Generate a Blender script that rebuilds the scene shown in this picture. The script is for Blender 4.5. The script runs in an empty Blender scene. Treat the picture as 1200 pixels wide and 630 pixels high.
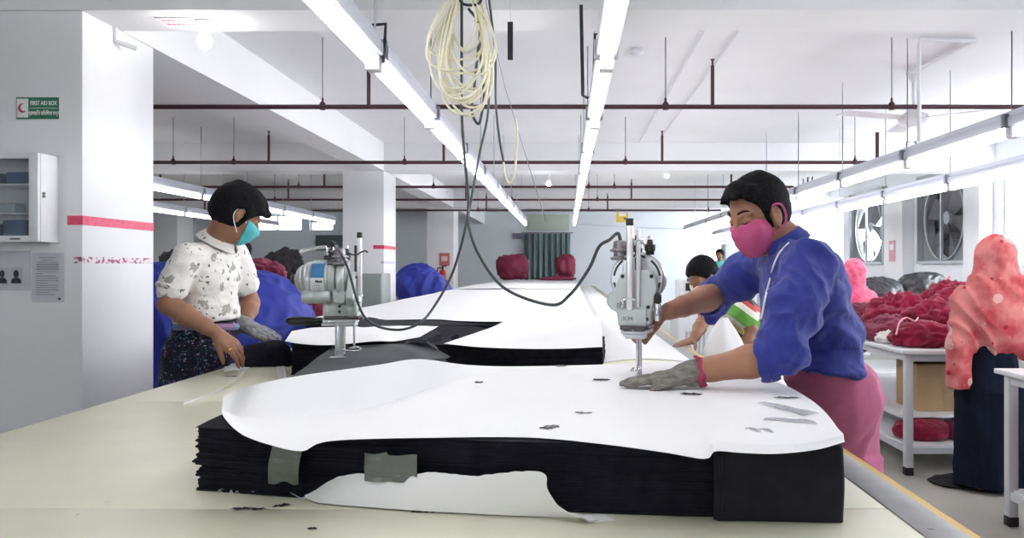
TUBE_E, SKY_E, EXPO = 13.5, 13.5, 0.30
import bpy, bmesh, math, random
import numpy as np
from mathutils import Vector, Matrix, noise
random.seed(7)
COL = bpy.context.scene.collection
F, CX, CY, H = 950.0, 663.0, 313.0, 1.35       # focal length in pixels of 1200, vanishing point, eye height
TZ = 0.90                                       # cutting table top
ORD = ['nearest','second','third','fourth','fifth','sixth','seventh','eighth','ninth','tenth','eleventh','twelfth','thirteenth','fourteenth']
def W(x, y, d):
    """point at distance d (metres down the hall) seen at photo position x, y"""
    return Vector(((x-CX)*d/F, d, H+(CY-y)*d/F))
def WH(x, y, z):
    """point at height z seen at photo position x, y"""
    d = F*(H-z)/(y-CY)
    return Vector(((x-CX)*d/F, d, z))
# ---------------------------------------------------------------- materials
MATS = {}
def mat(name, col=(.8,.8,.8), rough=.6, metal=0.0, col2=None, scale=20, bump=0.0, bscale=60, emit=None, alpha=1.0, spec=.5, sheen=0, trans=0, stretch=None, mix=(.35,.65), coat=0):
    if name in MATS: return MATS[name]
    m = bpy.data.materials.new(name); m.use_nodes = True
    nt = m.node_tree; n = nt.nodes; b = n['Principled BSDF']
    b.inputs['Base Color'].default_value = (*col, 1); b.inputs['Roughness'].default_value = rough
    b.inputs['Metallic'].default_value = metal; b.inputs['Alpha'].default_value = alpha
    b.inputs['Specular IOR Level'].default_value = spec
    b.inputs['Coat Weight'].default_value = coat
    if sheen: b.inputs['Sheen Weight'].default_value = sheen
    if trans: b.inputs['Transmission Weight'].default_value = trans
    if emit:
        b.inputs['Emission Color'].default_value = (*emit[0], 1); b.inputs['Emission Strength'].default_value = emit[1]
    tc = n.new('ShaderNodeTexCoord'); src = tc.outputs['Object']
    if stretch:
        mp = n.new('ShaderNodeMapping'); mp.inputs['Scale'].default_value = stretch
        nt.links.new(src, mp.inputs['Vector']); src = mp.outputs['Vector']
    if col2:
        t = n.new('ShaderNodeTexNoise'); t.inputs['Scale'].default_value = scale; t.inputs['Detail'].default_value = 5
        r = n.new('ShaderNodeValToRGB'); r.color_ramp.elements[0].position = mix[0]; r.color_ramp.elements[1].position = mix[1]
        r.color_ramp.elements[0].color = (*col, 1); r.color_ramp.elements[1].color = (*col2, 1)
        nt.links.new(src, t.inputs['Vector']); nt.links.new(t.outputs['Fac'], r.inputs['Fac']); nt.links.new(r.outputs['Color'], b.inputs['Base Color'])
    if bump:
        t = n.new('ShaderNodeTexNoise'); t.inputs['Scale'].default_value = bscale; t.inputs['Detail'].default_value = 4
        bp = n.new('ShaderNodeBump'); bp.inputs['Strength'].default_value = bump; bp.inputs['Distance'].default_value = .01
        nt.links.new(src, t.inputs['Vector']); nt.links.new(t.outputs['Fac'], bp.inputs['Height']); nt.links.new(bp.outputs['Normal'], b.inputs['Normal'])
    MATS[name] = m
    return m
def spots(m, layers, jitter=0.6):
    """print motifs on a cloth: layers = (voronoi scale, threshold, colour)"""
    nt = m.node_tree; n = nt.nodes; b = n['Principled BSDF']
    tc = n.new('ShaderNodeTexCoord')
    prev = None
    if b.inputs['Base Color'].is_linked: prev = b.inputs['Base Color'].links[0].from_socket
    for sc, th, colr in layers:
        nz = n.new('ShaderNodeTexNoise'); nz.inputs['Scale'].default_value = sc*1.9; nz.inputs['Detail'].default_value = 3
        ad = n.new('ShaderNodeMixRGB'); ad.blend_type = 'ADD'; ad.inputs['Fac'].default_value = jitter/sc*2
        nt.links.new(tc.outputs['Object'], ad.inputs[1]); nt.links.new(tc.outputs['Object'], nz.inputs['Vector']); nt.links.new(nz.outputs['Color'], ad.inputs[2])
        v = n.new('ShaderNodeTexVoronoi'); v.inputs['Scale'].default_value = sc
        nt.links.new(ad.outputs[0], v.inputs['Vector'])
        c = n.new('ShaderNodeMath'); c.operation = 'LESS_THAN'; c.inputs[1].default_value = th
        nt.links.new(v.outputs['Distance'], c.inputs[0])
        mx = n.new('ShaderNodeMixRGB'); nt.links.new(c.outputs[0], mx.inputs['Fac'])
        if prev: nt.links.new(prev, mx.inputs[1])
        else: mx.inputs[1].default_value = b.inputs['Base Color'].default_value
        mx.inputs[2].default_value = (*colr, 1); prev = mx.outputs[0]
    nt.links.new(prev, b.inputs['Base Color'])
    return m
# ---------------------------------------------------------------- objects
WL = {}
def tag(o, label=None, cat=None, group=None, kind=None):
    if label: o['label'] = label
    if cat: o['category'] = cat
    if group: o['group'] = group
    if kind: o['kind'] = kind
    return o
def thing(name, loc, label, cat, group=None):
    o = bpy.data.objects.new(name, None); COL.objects.link(o); o.location = loc; o.empty_display_size = .05
    WL[o] = Vector(loc)
    return tag(o, label, cat, group)
def link_mesh(name, me, material, parent=None, centre=True, sharp=40):
    o = bpy.data.objects.new(name, me); COL.objects.link(o)
    if material is not None: me.materials.append(material)
    n = len(me.vertices); co = np.empty(n*3, np.float32); me.vertices.foreach_get('co', co); co = co.reshape(-1,3)
    lo, hi = co.min(0), co.max(0)
    c = Vector(((lo[0]+hi[0])/2, (lo[1]+hi[1])/2, lo[2])) if centre else Vector((0,0,0))
    c = Vector([float(q) for q in c])
    co = co - np.array(c, np.float32); me.vertices.foreach_set('co', co.ravel())
    me.polygons.foreach_set('use_smooth', [True]*len(me.polygons))
    if sharp: me.set_sharp_from_angle(angle=math.radians(sharp))
    me.update()
    WL[o] = c
    if parent: o.parent = parent; o.location = c - WL[parent]
    else: o.location = c
    return o
class MB:
    def __init__(s): s.v = []; s.f = []
    def add(s, vs, fs):
        k = len(s.v); s.v += [tuple(p) for p in vs]; s.f += [tuple(i+k for i in f) for f in fs]; return s
    def box(s, c, d, rot=None, bev=0.0):
        c = Vector(c); hx, hy, hz = d[0]/2, d[1]/2, d[2]/2
        if bev <= 0 or bev*2 >= min(d):
            vs = [Vector((x*hx, y*hy, z*hz)) for z in (-1,1) for y in (-1,1) for x in (-1,1)]
            fs = [(0,2,3,1),(4,5,7,6),(0,1,5,4),(2,6,7,3),(0,4,6,2),(1,3,7,5)]
        else:
            bm = bmesh.new(); bmesh.ops.create_cube(bm, size=1)
            for v in bm.verts: v.co = Vector((v.co.x*d[0], v.co.y*d[1], v.co.z*d[2]))
            bmesh.ops.bevel(bm, geom=bm.edges[:], offset=bev, segments=2, affect='EDGES', profile=.5)
            bm.verts.index_update(); vs = [v.co.copy() for v in bm.verts]; fs = [[v.index for v in f.verts] for f in bm.faces]; bm.free()
        if rot is not None: vs = [rot @ v for v in vs]
        return s.add([v+c for v in vs], fs)
    def cyl(s, a, b, r, r2=None, n=16, caps=True):
        return s.tube([a,b], [r, r if r2 is None else r2], n, caps)
    def tube(s, pts, r, n=8, caps=True, closed=False):
        pts = [Vector(p) for p in pts]; m = len(pts)
        rs = r if isinstance(r, (list, tuple)) else [r]*m
        t0 = (pts[1]-pts[0]).normalized(); up = Vector((0,0,1)) if abs(t0.z) < .9 else Vector((1,0,0))
        nrm = (up - t0*up.dot(t0)).normalized(); vs = []
        for i, p in enumerate(pts):
            t = (pts[min(i+1,m-1)]-pts[max(i-1,0)])
            if closed: t = pts[(i+1)%m]-pts[(i-1)%m]
            if t.length < 1e-9: t = t0
            t.normalize(); nrm = nrm - t*nrm.dot(t)
            nrm.normalize(); bn = t.cross(nrm)
            for k in range(n):
                a = 2*math.pi*k/n; vs.append(p + (nrm*math.cos(a)+bn*math.sin(a))*rs[i])
        fs = []
        for i in range(m if closed else m-1):
            j = (i+1) % m
            for k in range(n): fs.append((i*n+k, i*n+(k+1)%n, j*n+(k+1)%n, j*n+k))
        if caps and not closed: fs += [tuple(range(n-1,-1,-1)), tuple((m-1)*n+k for k in range(n))]
        return s.add(vs, fs)
    def lathe(s, o, ax, prof, n=24):
        """prof: list of (distance along axis, radius)"""
        o = Vector(o); ax = Vector(ax).normalized()
        return s.tube([o+ax*t for t, r in prof], [max(r,1e-4) for t, r in prof], n)
    def ball(s, c, r, nu=16, nv=10, rot=None):
        c = Vector(c); r = Vector(r) if not isinstance(r, (int,float)) else Vector((r,r,r)); vs = [Vector((0,0,-r.z))]
        for j in range(1, nv):
            th = math.pi*j/nv - math.pi/2
            for i in range(nu):
                a = 2*math.pi*i/nu; vs.append(Vector((r.x*math.cos(th)*math.cos(a), r.y*math.cos(th)*math.sin(a), r.z*math.sin(th))))
        vs.append(Vector((0,0,r.z))); fs = []
        for i in range(nu): fs.append((0, 1+(i+1)%nu, 1+i))
        for j in range(nv-2):
            for i in range(nu): fs.append((1+j*nu+i, 1+j*nu+(i+1)%nu, 1+(j+1)*nu+(i+1)%nu, 1+(j+1)*nu+i))
        L = len(vs)-1
        for i in range(nu): fs.append((L, 1+(nv-2)*nu+i, 1+(nv-2)*nu+(i+1)%nu))
        if rot is not None: vs = [rot @ v for v in vs]
        return s.add([v+c for v in vs], fs)
    def prism(s, poly, o, ux, uy, depth):
        """polygon in the plane (ux, uy) from o, extruded by the vector depth"""
        o = Vector(o); ux = Vector(ux); uy = Vector(uy); d = Vector(depth); n = len(poly)
        a = [o+ux*p[0]+uy*p[1] for p in poly]; vs = a+[q+d for q in a]
        fs = [tuple(range(n)), tuple(range(2*n-1, n-1, -1))]+[(i, i+n, (i+1)%n+n, (i+1)%n) for i in range(n)]
        return s.add(vs, fs)
    def grid(s, fn, nu, nv, thick=0.0, wrap=False):
        """fn(u, v) -> point; thick gives the sheet a real thickness"""
        P = [[Vector(fn(i/nu, j/nv)) for i in range(nu+1)] for j in range(nv+1)]
        ix = lambda i, j: j*(nu+1)+i
        vs = [P[j][i] for j in range(nv+1) for i in range(nu+1)]
        fs = [(ix(i,j), ix(i+1,j), ix(i+1,j+1), ix(i,j+1)) for j in range(nv) for i in range(nu)]
        if thick:
            m = len(vs); nr = []
            for j in range(nv+1):
                for i in range(nu+1):
                    a = P[j][min(i+1,nu)]-P[j][max(i-1,0)]; b = P[min(j+1,nv)][i]-P[max(j-1,0)][i]
                    q = a.cross(b); nr.append(q.normalized() if q.length > 1e-12 else Vector((0,0,1)))
            vs = vs+[vs[k]-nr[k]*thick for k in range(m)]
            fs = fs+[tuple(q+m for q in reversed(f)) for f in fs]
            rim = [ix(i,0) for i in range(nu)]+[ix(nu,j) for j in range(nv)]+[ix(i,nv) for i in range(nu,0,-1)]+[ix(0,j) for j in range(nv,0,-1)]
            for k in range(len(rim)):
                a, b = rim[k], rim[(k+1)%len(rim)]; fs.append((b, a, a+m, b+m))
        return s.add(vs, fs)
    def build(s, name, material, parent=None, sharp=40, fix=False):
        me = bpy.data.meshes.new(name); me.from_pydata(s.v, [], s.f); me.validate(); me.update()
        if fix or True:
            bm = bmesh.new(); bm.from_mesh(me); bmesh.ops.recalc_face_normals(bm, faces=bm.faces[:]); bm.to_mesh(me); bm.free()
        return link_mesh(name, me, material, parent, sharp=sharp)
def spline(pts, per=8):
    pts = [Vector(p) for p in pts]; out = []
    P = [pts[0]*2-pts[1]]+pts+[pts[-1]*2-pts[-2]]
    for i in range(1, len(P)-2):
        for k in range(per):
            t = k/per; a, b, c, d = P[i-1], P[i], P[i+1], P[i+2]
            out.append(.5*((2*b)+(c-a)*t+(2*a-5*b+4*c-d)*t*t+(3*b-a-3*c+d)*t**3))
    out.append(pts[-1]); return out
def copy_tree(o, parent=None):
    c = o.copy(); COL.objects.link(c); c.parent = parent
    for ch in list(o.children): copy_tree(ch, c)
    return c
def text(string, size, material, loc, rot, parent, name='lettering', ext=.0008, align='CENTER', sx=1.0, bold=0.0):
    cu = bpy.data.curves.new(name, 'FONT'); cu.body = string; cu.size = size; cu.extrude = ext; cu.align_x = align; cu.align_y = 'CENTER'; cu.offset = bold
    ob = bpy.data.objects.new('tmp_text', cu); COL.objects.link(ob)
    dg = bpy.context.evaluated_depsgraph_get(); me = bpy.data.meshes.new_from_object(ob.evaluated_get(dg))
    bpy.data.objects.remove(ob)
    if len(me.vertices) == 0: return None
    M = Matrix.Translation(loc) @ (rot.to_4x4()) @ Matrix.Diagonal((sx,1,1,1))
    me.transform(M); me.materials.clear()
    return link_mesh(name, me, material, parent, sharp=30)
FRONT = Matrix(((1,0,0),(0,0,-1),(0,1,0)))       # text plane facing the camera (-Y)
def nz(p, s, seed=0): return noise.noise(Vector((p[0]*s+seed*3.1, p[1]*s-seed*1.7, p[2]*s+seed*.9)))
def ridge(p, seed=0):
    return 1-abs(noise.noise(Vector((p[0]+seed*5.3, p[1]+seed*2.1, p[2]-seed*1.3))))*2
# ---------------------------------------------------------------- smooth solids (for bodies and cloth)
def vnorm(a): return np.sqrt((a*a).sum(-1))
class Solid:
    def __init__(s, lo, hi, h):
        s.lo = np.array(lo, float); s.h = h; s.n = np.ceil((np.array(hi)-s.lo)/h).astype(int)+1
        s.f = np.full(tuple(s.n), .3, np.float32)
    def _sl(s, lo, hi, pad):
        a = np.clip(np.floor((np.array(lo)-pad-s.lo)/s.h).astype(int), 0, s.n-1); b = np.clip(np.ceil((np.array(hi)+pad-s.lo)/s.h).astype(int)+1, 1, s.n)
        sl = tuple(slice(int(x), int(max(y, x+1))) for x, y in zip(a, b))
        ax = [s.lo[i]+s.h*np.arange(sl[i].start, sl[i].stop) for i in range(3)]
        g = np.stack(np.meshgrid(*ax, indexing='ij'), -1).astype(np.float32)
        return sl, g
    def _mix(s, sl, d, k):
        f = s.f[sl]
        if k > 0:
            hh = np.clip(.5+.5*(f-d)/k, 0, 1); s.f[sl] = f*(1-hh)+d*hh-k*hh*(1-hh)
        else: s.f[sl] = np.minimum(f, d)
    def cap(s, a, b, ra, rb=None, k=.01, sq=None):
        rb = ra if rb is None else rb; a = np.array(a, float); b = np.array(b, float); r = max(ra, rb)*(1 if sq is None else max(sq))
        sl, g = s._sl(np.minimum(a,b)-r, np.maximum(a,b)+r, k+.01)
        ba = (b-a); t = np.clip(((g-a)@ba)/max(ba@ba,1e-12), 0, 1)[...,None]
        q = g-a-t*ba
        if sq is not None: q = q/np.array(sq)
        d = vnorm(q)-(ra+(rb-ra)*t[...,0]); s._mix(sl, d, k); return s
    def ell(s, c, r, R=None, k=.01, sub=False):
        c = np.array(c, float); r = np.array(r, float); m = r.max()
        sl, g = s._sl(c-m, c+m, k+.01); q = g-c
        if R is not None: q = q@np.array(R)            # columns of R are the local axes
        k0 = vnorm(q/r); k1 = vnorm(q/(r*r)); d = k0*(k0-1)/np.maximum(k1,1e-6)
        if sub:
            f = s.f[sl]; hh = np.clip(.5-.5*(f+d)/max(k,1e-4), 0, 1); s.f[sl] = f*(1-hh)-d*hh+k*hh*(1-hh)
        else: s._mix(sl, d, k)
        return s
    def chain(s, pts, rs, k=.01, sq=None):
        for i in range(len(pts)-1): s.cap(pts[i], pts[i+1], rs[i], rs[i+1], k, sq)
        return s
    def all(s):
        ax = [s.lo[i]+s.h*np.arange(s.n[i]) for i in range(3)]
        return np.stack(np.meshgrid(*ax, indexing='ij'), -1).astype(np.float32)
    def cut(s, p, nrm):
        """keep the side the normal points away from"""
        nrm = np.array(nrm, float); nrm /= np.linalg.norm(nrm); d = (s.all()-np.array(p, float))@nrm
        s.f = np.maximum(s.f, d.astype(np.float32)); return s
    def mesh(s, name, material, parent=None, disp=None, smooth=1):
        f = s.f.copy(); f[0]=f[-1]=.1; f[:,0]=f[:,-1]=.1; f[:,:,0]=f[:,:,-1]=.1
        neg = f < 0; nx, ny, nzz = f.shape
        cs = (nx-1, ny-1, nzz-1); cnt = np.zeros(cs, np.uint8); acc = np.zeros(cs+(3,), np.float32); tot = 0
        c8 = np.zeros(cs, np.uint8)
        for i in (0,1):
            for j in (0,1):
                for k in (0,1): c8 += neg[i:i+nx-1, j:j+ny-1, k:k+nzz-1]
        act = (c8 > 0) & (c8 < 8); I = np.argwhere(act)
        A = np.zeros((len(I),3)); C = np.zeros(len(I))
        corner = [(i,j,k) for i in (0,1) for j in (0,1) for k in (0,1)]
        val = {c: f[I[:,0]+c[0], I[:,1]+c[1], I[:,2]+c[2]] for c in corner}
        for a in corner:
            for ax in range(3):
                if a[ax] == 1: continue
                b = list(a); b[ax] = 1; b = tuple(b); va, vb = val[a], val[b]; x = (va < 0) != (vb < 0)
                t = np.where(x, va/np.where(x, va-vb, 1), 0)
                p = np.zeros((len(I),3)); p[:] = a; p[:,ax] = t
                A += np.where(x[:,None], p, 0); C += x
        V = (I+A/C[:,None])*s.h+s.lo
        idx = np.full(cs, -1, np.int64); idx[act] = np.arange(len(I)); faces = []
        for ax in range(3):
            sl1 = [slice(None)]*3; sl2 = [slice(None)]*3; sl1[ax] = slice(0,-1); sl2[ax] = slice(1,None)
            a, b = neg[tuple(sl1)], neg[tuple(sl2)]; E = np.argwhere(a != b)
            o = [q for q in range(3) if q != ax]
            ok = (E[:,o[0]] > 0) & (E[:,o[1]] > 0) & (E[:,o[0]] < f.shape[o[0]]-1) & (E[:,o[1]] < f.shape[o[1]]-1); E = E[ok]
            flip = a[E[:,0],E[:,1],E[:,2]]
            def at(d0, d1):
                q = E.copy(); q[:,o[0]] -= d0; q[:,o[1]] -= d1; return idx[q[:,0],q[:,1],q[:,2]]
            Q = np.stack([at(0,0), at(1,0), at(1,1), at(0,1)], 1)
            if ax == 1: flip = ~flip
            Q[flip] = Q[flip][:, ::-1]; faces.append(Q)
        Fq = np.concatenate(faces)
        if smooth:
            for _ in range(smooth):
                S = np.zeros_like(V); N = np.zeros(len(V))
                for q in range(4):
                    a, b = Fq[:,q], Fq[:,(q+1)%4]
                    np.add.at(S, a, V[b]); np.add.at(N, a, 1); np.add.at(S, b, V[a]); np.add.at(N, b, 1)
                V = V*.5+.5*S/np.maximum(N,1)[:,None]
        me = bpy.data.meshes.new(name); me.from_pydata(V.tolist(), [], Fq.tolist()); me.update()
        bm = bmesh.new(); bm.from_mesh(me); bmesh.ops.recalc_face_normals(bm, faces=bm.faces[:]); bm.normal_update()
        if disp:
            mv = [v.normal*disp(v.co, v.normal) for v in bm.verts]
            for v, d in zip(bm.verts, mv): v.co += d
        bm.to_mesh(me); bm.free()
        return link_mesh(name, me, material, parent, sharp=0)
# ================================================================= room
CZ = H+1.505                                    # ceiling height
WALLP = mat('wall_paint', (.86,.89,.94), .7, col2=(.83,.86,.91), scale=1.3, bump=.05, bscale=40)
CEIL = mat('ceiling_paint', (.82,.82,.84), .8, col2=(.77,.77,.79), scale=.7, bump=.04, bscale=25)
COLP = mat('column_paint', (.80,.81,.83), .65, col2=(.75,.76,.78), scale=1.1, bump=.05, bscale=40)
FLOOR = mat('floor_epoxy', (.46,.44,.40), .35, col2=(.40,.385,.35), scale=2.2, bump=.03, bscale=30)
def struct(name, mb, m, kind='structure'): return tag(mb.build(name, m), kind=kind)
def slab(x0,x1,y0,y1,z0,z1): return ((x0+x1)/2,(y0+y1)/2,(z0+z1)/2), (x1-x0,y1-y0,z1-z0)
def sbox(mb, *a): c, d = slab(*a); return mb.box(c, d)
struct('floor', sbox(MB(), -12,5.4,-3.2,22.2,-.1,0), FLOOR)
struct('ceiling', sbox(MB(), -12,5.4,-3.2,22.2,CZ,CZ+.15), CEIL)
def holes(mb, place, a0, a1, z0, z1, hs):
    """wall from a0 to a1 with rectangular openings (a, b, low, high); place(a,b,low,high) adds one block"""
    e = sorted(hs); cur = a0
    for (p, q, lo, hi) in e:
        if p > cur: place(mb, cur, p, z0, z1)
        if lo > z0: place(mb, p, q, z0, lo)
        if hi < z1: place(mb, p, q, hi, z1)
        cur = q
    place(mb, cur, a1, z0, z1)
RH = [(1.0,4.2,1.3,2.55),(6.4,9.75,1.34,2.62),(10.35,11.85,1.40,2.66),(13.1,14.66,1.40,2.66),(15.2,21.6,1.40,2.66)]  # last opening lengthened toward the back wall to bring more light there
w = MB(); holes(w, lambda m,p,q,a,b: sbox(m, 5.2,5.4,p,q,a,b), -3.2, 22, 0, CZ, RH); struct('wall_right', w, WALLP)
BH = [(-8.55,-7.15,2.33,2.78),(-6.95,-6.3,2.33,2.6),(3.75,5.0,1.45,2.40)]  # right-hand opening added to brighten the far end
w = MB(); holes(w, lambda m,p,q,a,b: sbox(m, p,q,22,22.2,a,b), -12, 5.4, 0, CZ, BH); struct('wall_back', w, WALLP)
w = MB(); sbox(w, -12.2,-12,-3.2,22.2,0,CZ); struct('wall_left', w, WALLP)
w = MB(); holes(w, lambda m,p,q,a,b: sbox(m, p,q,-3.2,-3.0,a,b), -12, 5.2, 0, CZ, [(-4.2,-2.9,1.2,2.4)]); struct('wall_front', w, WALLP)  # unseen opening added behind the camera to light the near pier's front
# windows in the openings
ALU = mat('window_aluminium', (.62,.64,.66), .4, .6)
GLASS = mat('window_glass', (.95,.98,1), .05, alpha=.18)
def window(n, x, y0, y1, z0, z1, nv, wall='r'):
    fr = MB(); t = .045
    def b(p0,p1,a,c,d=.06):
        if wall == 'r': sbox(fr, x-d/2,x+d/2,p0,p1,a,c)
        else: sbox(fr, p0,p1,x-d/2,x+d/2,a,c)
    b(y0,y1,z0,z0+t); b(y0,y1,z1-t,z1); b(y0,y0+t,z0+t,z1-t); b(y1-t,y1,z0+t,z1-t)
    for i in range(1,nv):
        q = y0+(y1-y0)*i/nv; b(q-t/2,q+t/2,z0+t,z1-t,.05)
    o = struct(f'window_{n}', fr, ALU)
    g = MB()
    if wall == 'r': sbox(g, x+.002,x+.008,y0+t,y1-t,z0+t,z1-t)
    else: sbox(g, y0+t,y1-t,x+.002,x+.008,z0+t,z1-t)
    g.build('pane', GLASS, o)
window(1, 5.3, 1.0,4.2,1.3,2.55, 3); window(2, 5.3, 6.4,9.75,1.34,2.62, 3); window(3, 5.3, 15.2,21.6,1.40,2.66, 5)
window(4, 22.1, -8.55,-7.15,2.33,2.78, 2, 'b'); window(7, -3.1, -4.2,-2.9,1.2,2.4, 2, 'b'); window(6, 22.1, 3.75,5.0,1.45,2.40, 2, 'b'); window(5, 22.1, -6.95,-6.3,2.33,2.6, 1, 'b')  # wall_front window and right back window are added for their light
SKIRT = mat('window_sill_stone', (.80,.82,.84), .5)
w = MB(); sbox(w, 5.14,5.2,6.3,9.85,1.29,1.335); struct('trim_1', w, SKIRT)
w = MB(); sbox(w, 5.14,5.2,15.1,21.7,1.35,1.395); struct('trim_2', w, SKIRT)
# beams and columns
b = MB(); sbox(b, -2.47,-2.2,4.02,22,H+1.17,CZ); struct('trim_3', b, CEIL)
for i, (y0,y1) in enumerate(((3.69,4.02),(9.81,10.2),(15.9,16.25))):
    b = MB(); sbox(b, -12,5.2,y0,y1,H+1.17,CZ); o = struct(f'trim_{i+4}', b, CEIL)
def column(name, x0,x1,y0,y1):
    b = MB(); b.box(*slab(x0,x1,y0,y1,0,H+1.17), bev=.008); return struct(name, b, COLP)
c1 = column('wall_pier', -3.05,-2.2,3.69,4.33)
c2 = column('wall_pier', -2.70,-2.2,9.81,10.5)
c3 = column('wall_pier', -2.72,-2.2,15.9,16.6)
column('wall_pier', -8.15,-7.62,15.9,16.6); column('wall_pier', -8.1,-7.6,9.81,10.5)
column('wall_pier', 5.02,5.2,9.85,10.25); column('wall_pier', 5.02,5.2,12.1,12.8)
# red marking tape and its torn remains on the near pier, and on the next one
RED = mat('red_tape', (.62,.04,.12), .5, col2=(.72,.08,.18), scale=30)
OLDT = mat('torn_tape', (.78,.74,.77), .6, col2=(.36,.08,.16), scale=38, mix=(.50,.58), stretch=(1,1,1.6))
def wrap(y0, x0, z, hgt, m, name, x_in, y1, zr=None):
    b = MB(); b.box(((x_in+x0)/2, y0-.001, z), (x0-x_in, .002, hgt)); b.box((x0+.001, (y0+y1)/2, z), (.002, y1-y0, hgt)); return b.build(name, m)
tag(wrap(3.69,-2.2,H+.214,.042,RED,'marking_tape',-2.268,4.325), 'red tape band around the near white column', 'tape')
tag(wrap(3.69,-2.2,H+.033,.030,OLDT,'marking_tape',-2.24,4.31), 'torn remains of old tape low on the near white column', 'tape')
tag(wrap(9.81,-2.2,H+.245,.045,RED,'marking_tape',-2.33,10.49), 'red tape band around the middle white column', 'tape')
tag(wrap(9.81,-2.2,H+.06,.030,mat('faint_tape',(.62,.60,.70),.6),'marking_tape',-2.24,10.45), 'faint grey tape band low on the middle white column', 'tape')
# ----------------------------------------------------------------- light rows
TUBE = mat('tube_glow', (1,1,1), .4, emit=((1,.985,.98), TUBE_E))
HOUS = mat('batten_metal', (.60,.62,.70), .35, .3)
CAPM = mat('lampholder_plastic', (.72,.72,.76), .5)
BLK = mat('black_metal', (.02,.02,.025), .5, .3)
def batten(L=1.25):
    t = thing('batten_light', (0,0,0), '', '')
    h = MB(); h.box((0,L/2,.055),(.075,L-.01,.05),bev=.006); h.box((0,L/2,.095),(.045,L,.03)); h.box((0,L/2,.028),(.05,L-.06,.006)); h.build('housing', HOUS, t)
    MB().cyl((0,.03,0),(0,L-.03,0),.021,n=12).build('tube', TUBE, t)
    for y in (.022, L-.022): MB().box((0,y,.005),(.05,.026,.062),bev=.004).build('lampholder', CAPM, t)
    return t
B0 = batten(); used = [False]
def row(x, y0, n, z, where, grp, hang=()):
    hang = range(n)
    for i in range(n):
        if not used[0]: o = B0; used[0] = True
        else: o = copy_tree(B0)
        o.location = (x, y0+1.25*i, z); WL[o] = Vector(o.location)
        tag(o, f'{ORD[i]} fluorescent batten {where}', 'light', grp)
        if i in hang:
            r = MB(); ly = .02
            r.box((x, y0+1.25*i+ly, z+.06), (.09,.03,.07))
            for q in ((x-.0, y0+1.25*i+ly),): r.cyl((q[0],q[1],z+.1),(q[0],q[1],CZ-.001 if not beam_at(q[1]) else H+1.17),.004,n=6)
            r.build('hanger_rod', HOUS, o)
def beam_at(y): return 3.69 <= y <= 4.02 or 9.81 <= y <= 10.2 or 15.9 <= y <= 16.25
row(-.71, -.75, 12, 2.10, 'of the row passing left of the cable coil', 'lights left of the coil', (1,3,5,7,9,11))
row(.15, -.75, 12, 2.10, 'of the middle row right of the cable coil', 'lights right of the coil', (1,3,5,7,9,11))
row(2.25, 1.57, 11, 2.025, 'of the higher row over the white tables', 'upper lights over the right tables', (1,3,5,7,9))
row(2.94, 2.43, 11, 1.96, 'of the lower row nearest the window wall', 'lower lights over the right tables', (1,3,5,7,9))
row(-3.90, 4.9, 7, 2.10, 'of the left hall row just beyond the near column', 'upper lights in the left hall', (1,3,5))
row(-5.40, 5.2, 8, 2.10, 'of the left hall row farthest from the table', 'lower lights in the left hall', (1,3,5))
# black hooks beside the rows
def hook(pts, r, label, cat='hook'):
    o = MB().tube(pts, r, 8).build('hanging_hook', BLK); return tag(o, label, cat)
hook([W(430,30,3.05),W(452,28,3.0),W(451,48,3.0),W(449,74,3.0)], .006, 'black bent metal hook above the left light row')
hook([W(721,40,3.35),W(697,40,3.35),W(696,84,3.35)], .006, 'short black hook beside the middle light row')
hook([W(681,6,3.6),W(682,60,3.6),W(683,112,3.6),W(690,115,3.6)], .008, 'long black J shaped rod left of the middle light row')
o = MB().box(W(598,48,3.3),(.022,.01,.155),bev=.002).build('metal_strap', BLK); tag(o, 'black flat metal strap hanging between the two light rows', 'strap')
MB().cyl(W(598,31,3.3),Vector((W(598,31,3.3).x,3.3,CZ)),.0012,n=5).build('hanging_wire', HOUS, o)
hook([W(1062,183,5.4),W(1063,166,5.4),W(1073,166,5.4),W(1074,180,5.4)], .006, 'black bracket on top of the upper right light row')
for k,(a,c) in enumerate(((941,955),(946,959))):
    hook([W(a,222,8.6),W(a,209,8.6),W(a+5,220,8.6),W(a+6,207,8.6)], .008, ['left one of two small black brackets over the far right lights','right one of two small black brackets over the far right lights'][k])
# ----------------------------------------------------------------- sprinkler pipes
PIPE = mat('maroon_pipe_paint', (.045,.012,.018), .5)
ROD = mat('threaded_rod', (.30,.30,.33), .5, .5)
PZ = H+1.05
def run(y, xa, xb, r, label, ups=(), rods=(), drop=None, end=None):
    t = thing('sprinkler_pipe', ((xa+xb)/2, y, PZ), label, 'pipe', 'maroon pipes under the ceiling')
    MB().cyl((xa,y,PZ),(xb,y,PZ),r,n=12).build('pipe', PIPE, t)
    for px in ups:
        X = (px-CX)*y/F; m = MB(); m.cyl((X,y,PZ),(X,y,PZ+.27),r*.8,n=10); m.cyl((X,y,PZ+.27),(X,y,PZ+.31),r*.45,n=8); m.cyl((X,y,PZ+.305),(X,y,PZ+.312),r*.9,n=10); m.build('sprinkler_riser', PIPE, t)
    for px in rods:
        X = (px-CX)*y/F; top = H+1.17 if beam_at(y) else CZ
        m = MB(); m.cyl((X,y,PZ),(X,y,top-.001),.005,n=6); m.build('hanger_rod', ROD, t)
        m = MB(); m.lathe((X,y,PZ-r*1.25),(0,0,1),[(0,r*1.2),(r*2.6,r*1.3),(r*3.6,r*.5),(r*5,r*.45)],10); m.build('clamp', PIPE, t)
    if end:
        m = MB(); m.cyl((end,y,PZ),(end,y,PZ+.30),r*1.1,n=10); m.build('end_riser', PIPE, t)
    return t
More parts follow.
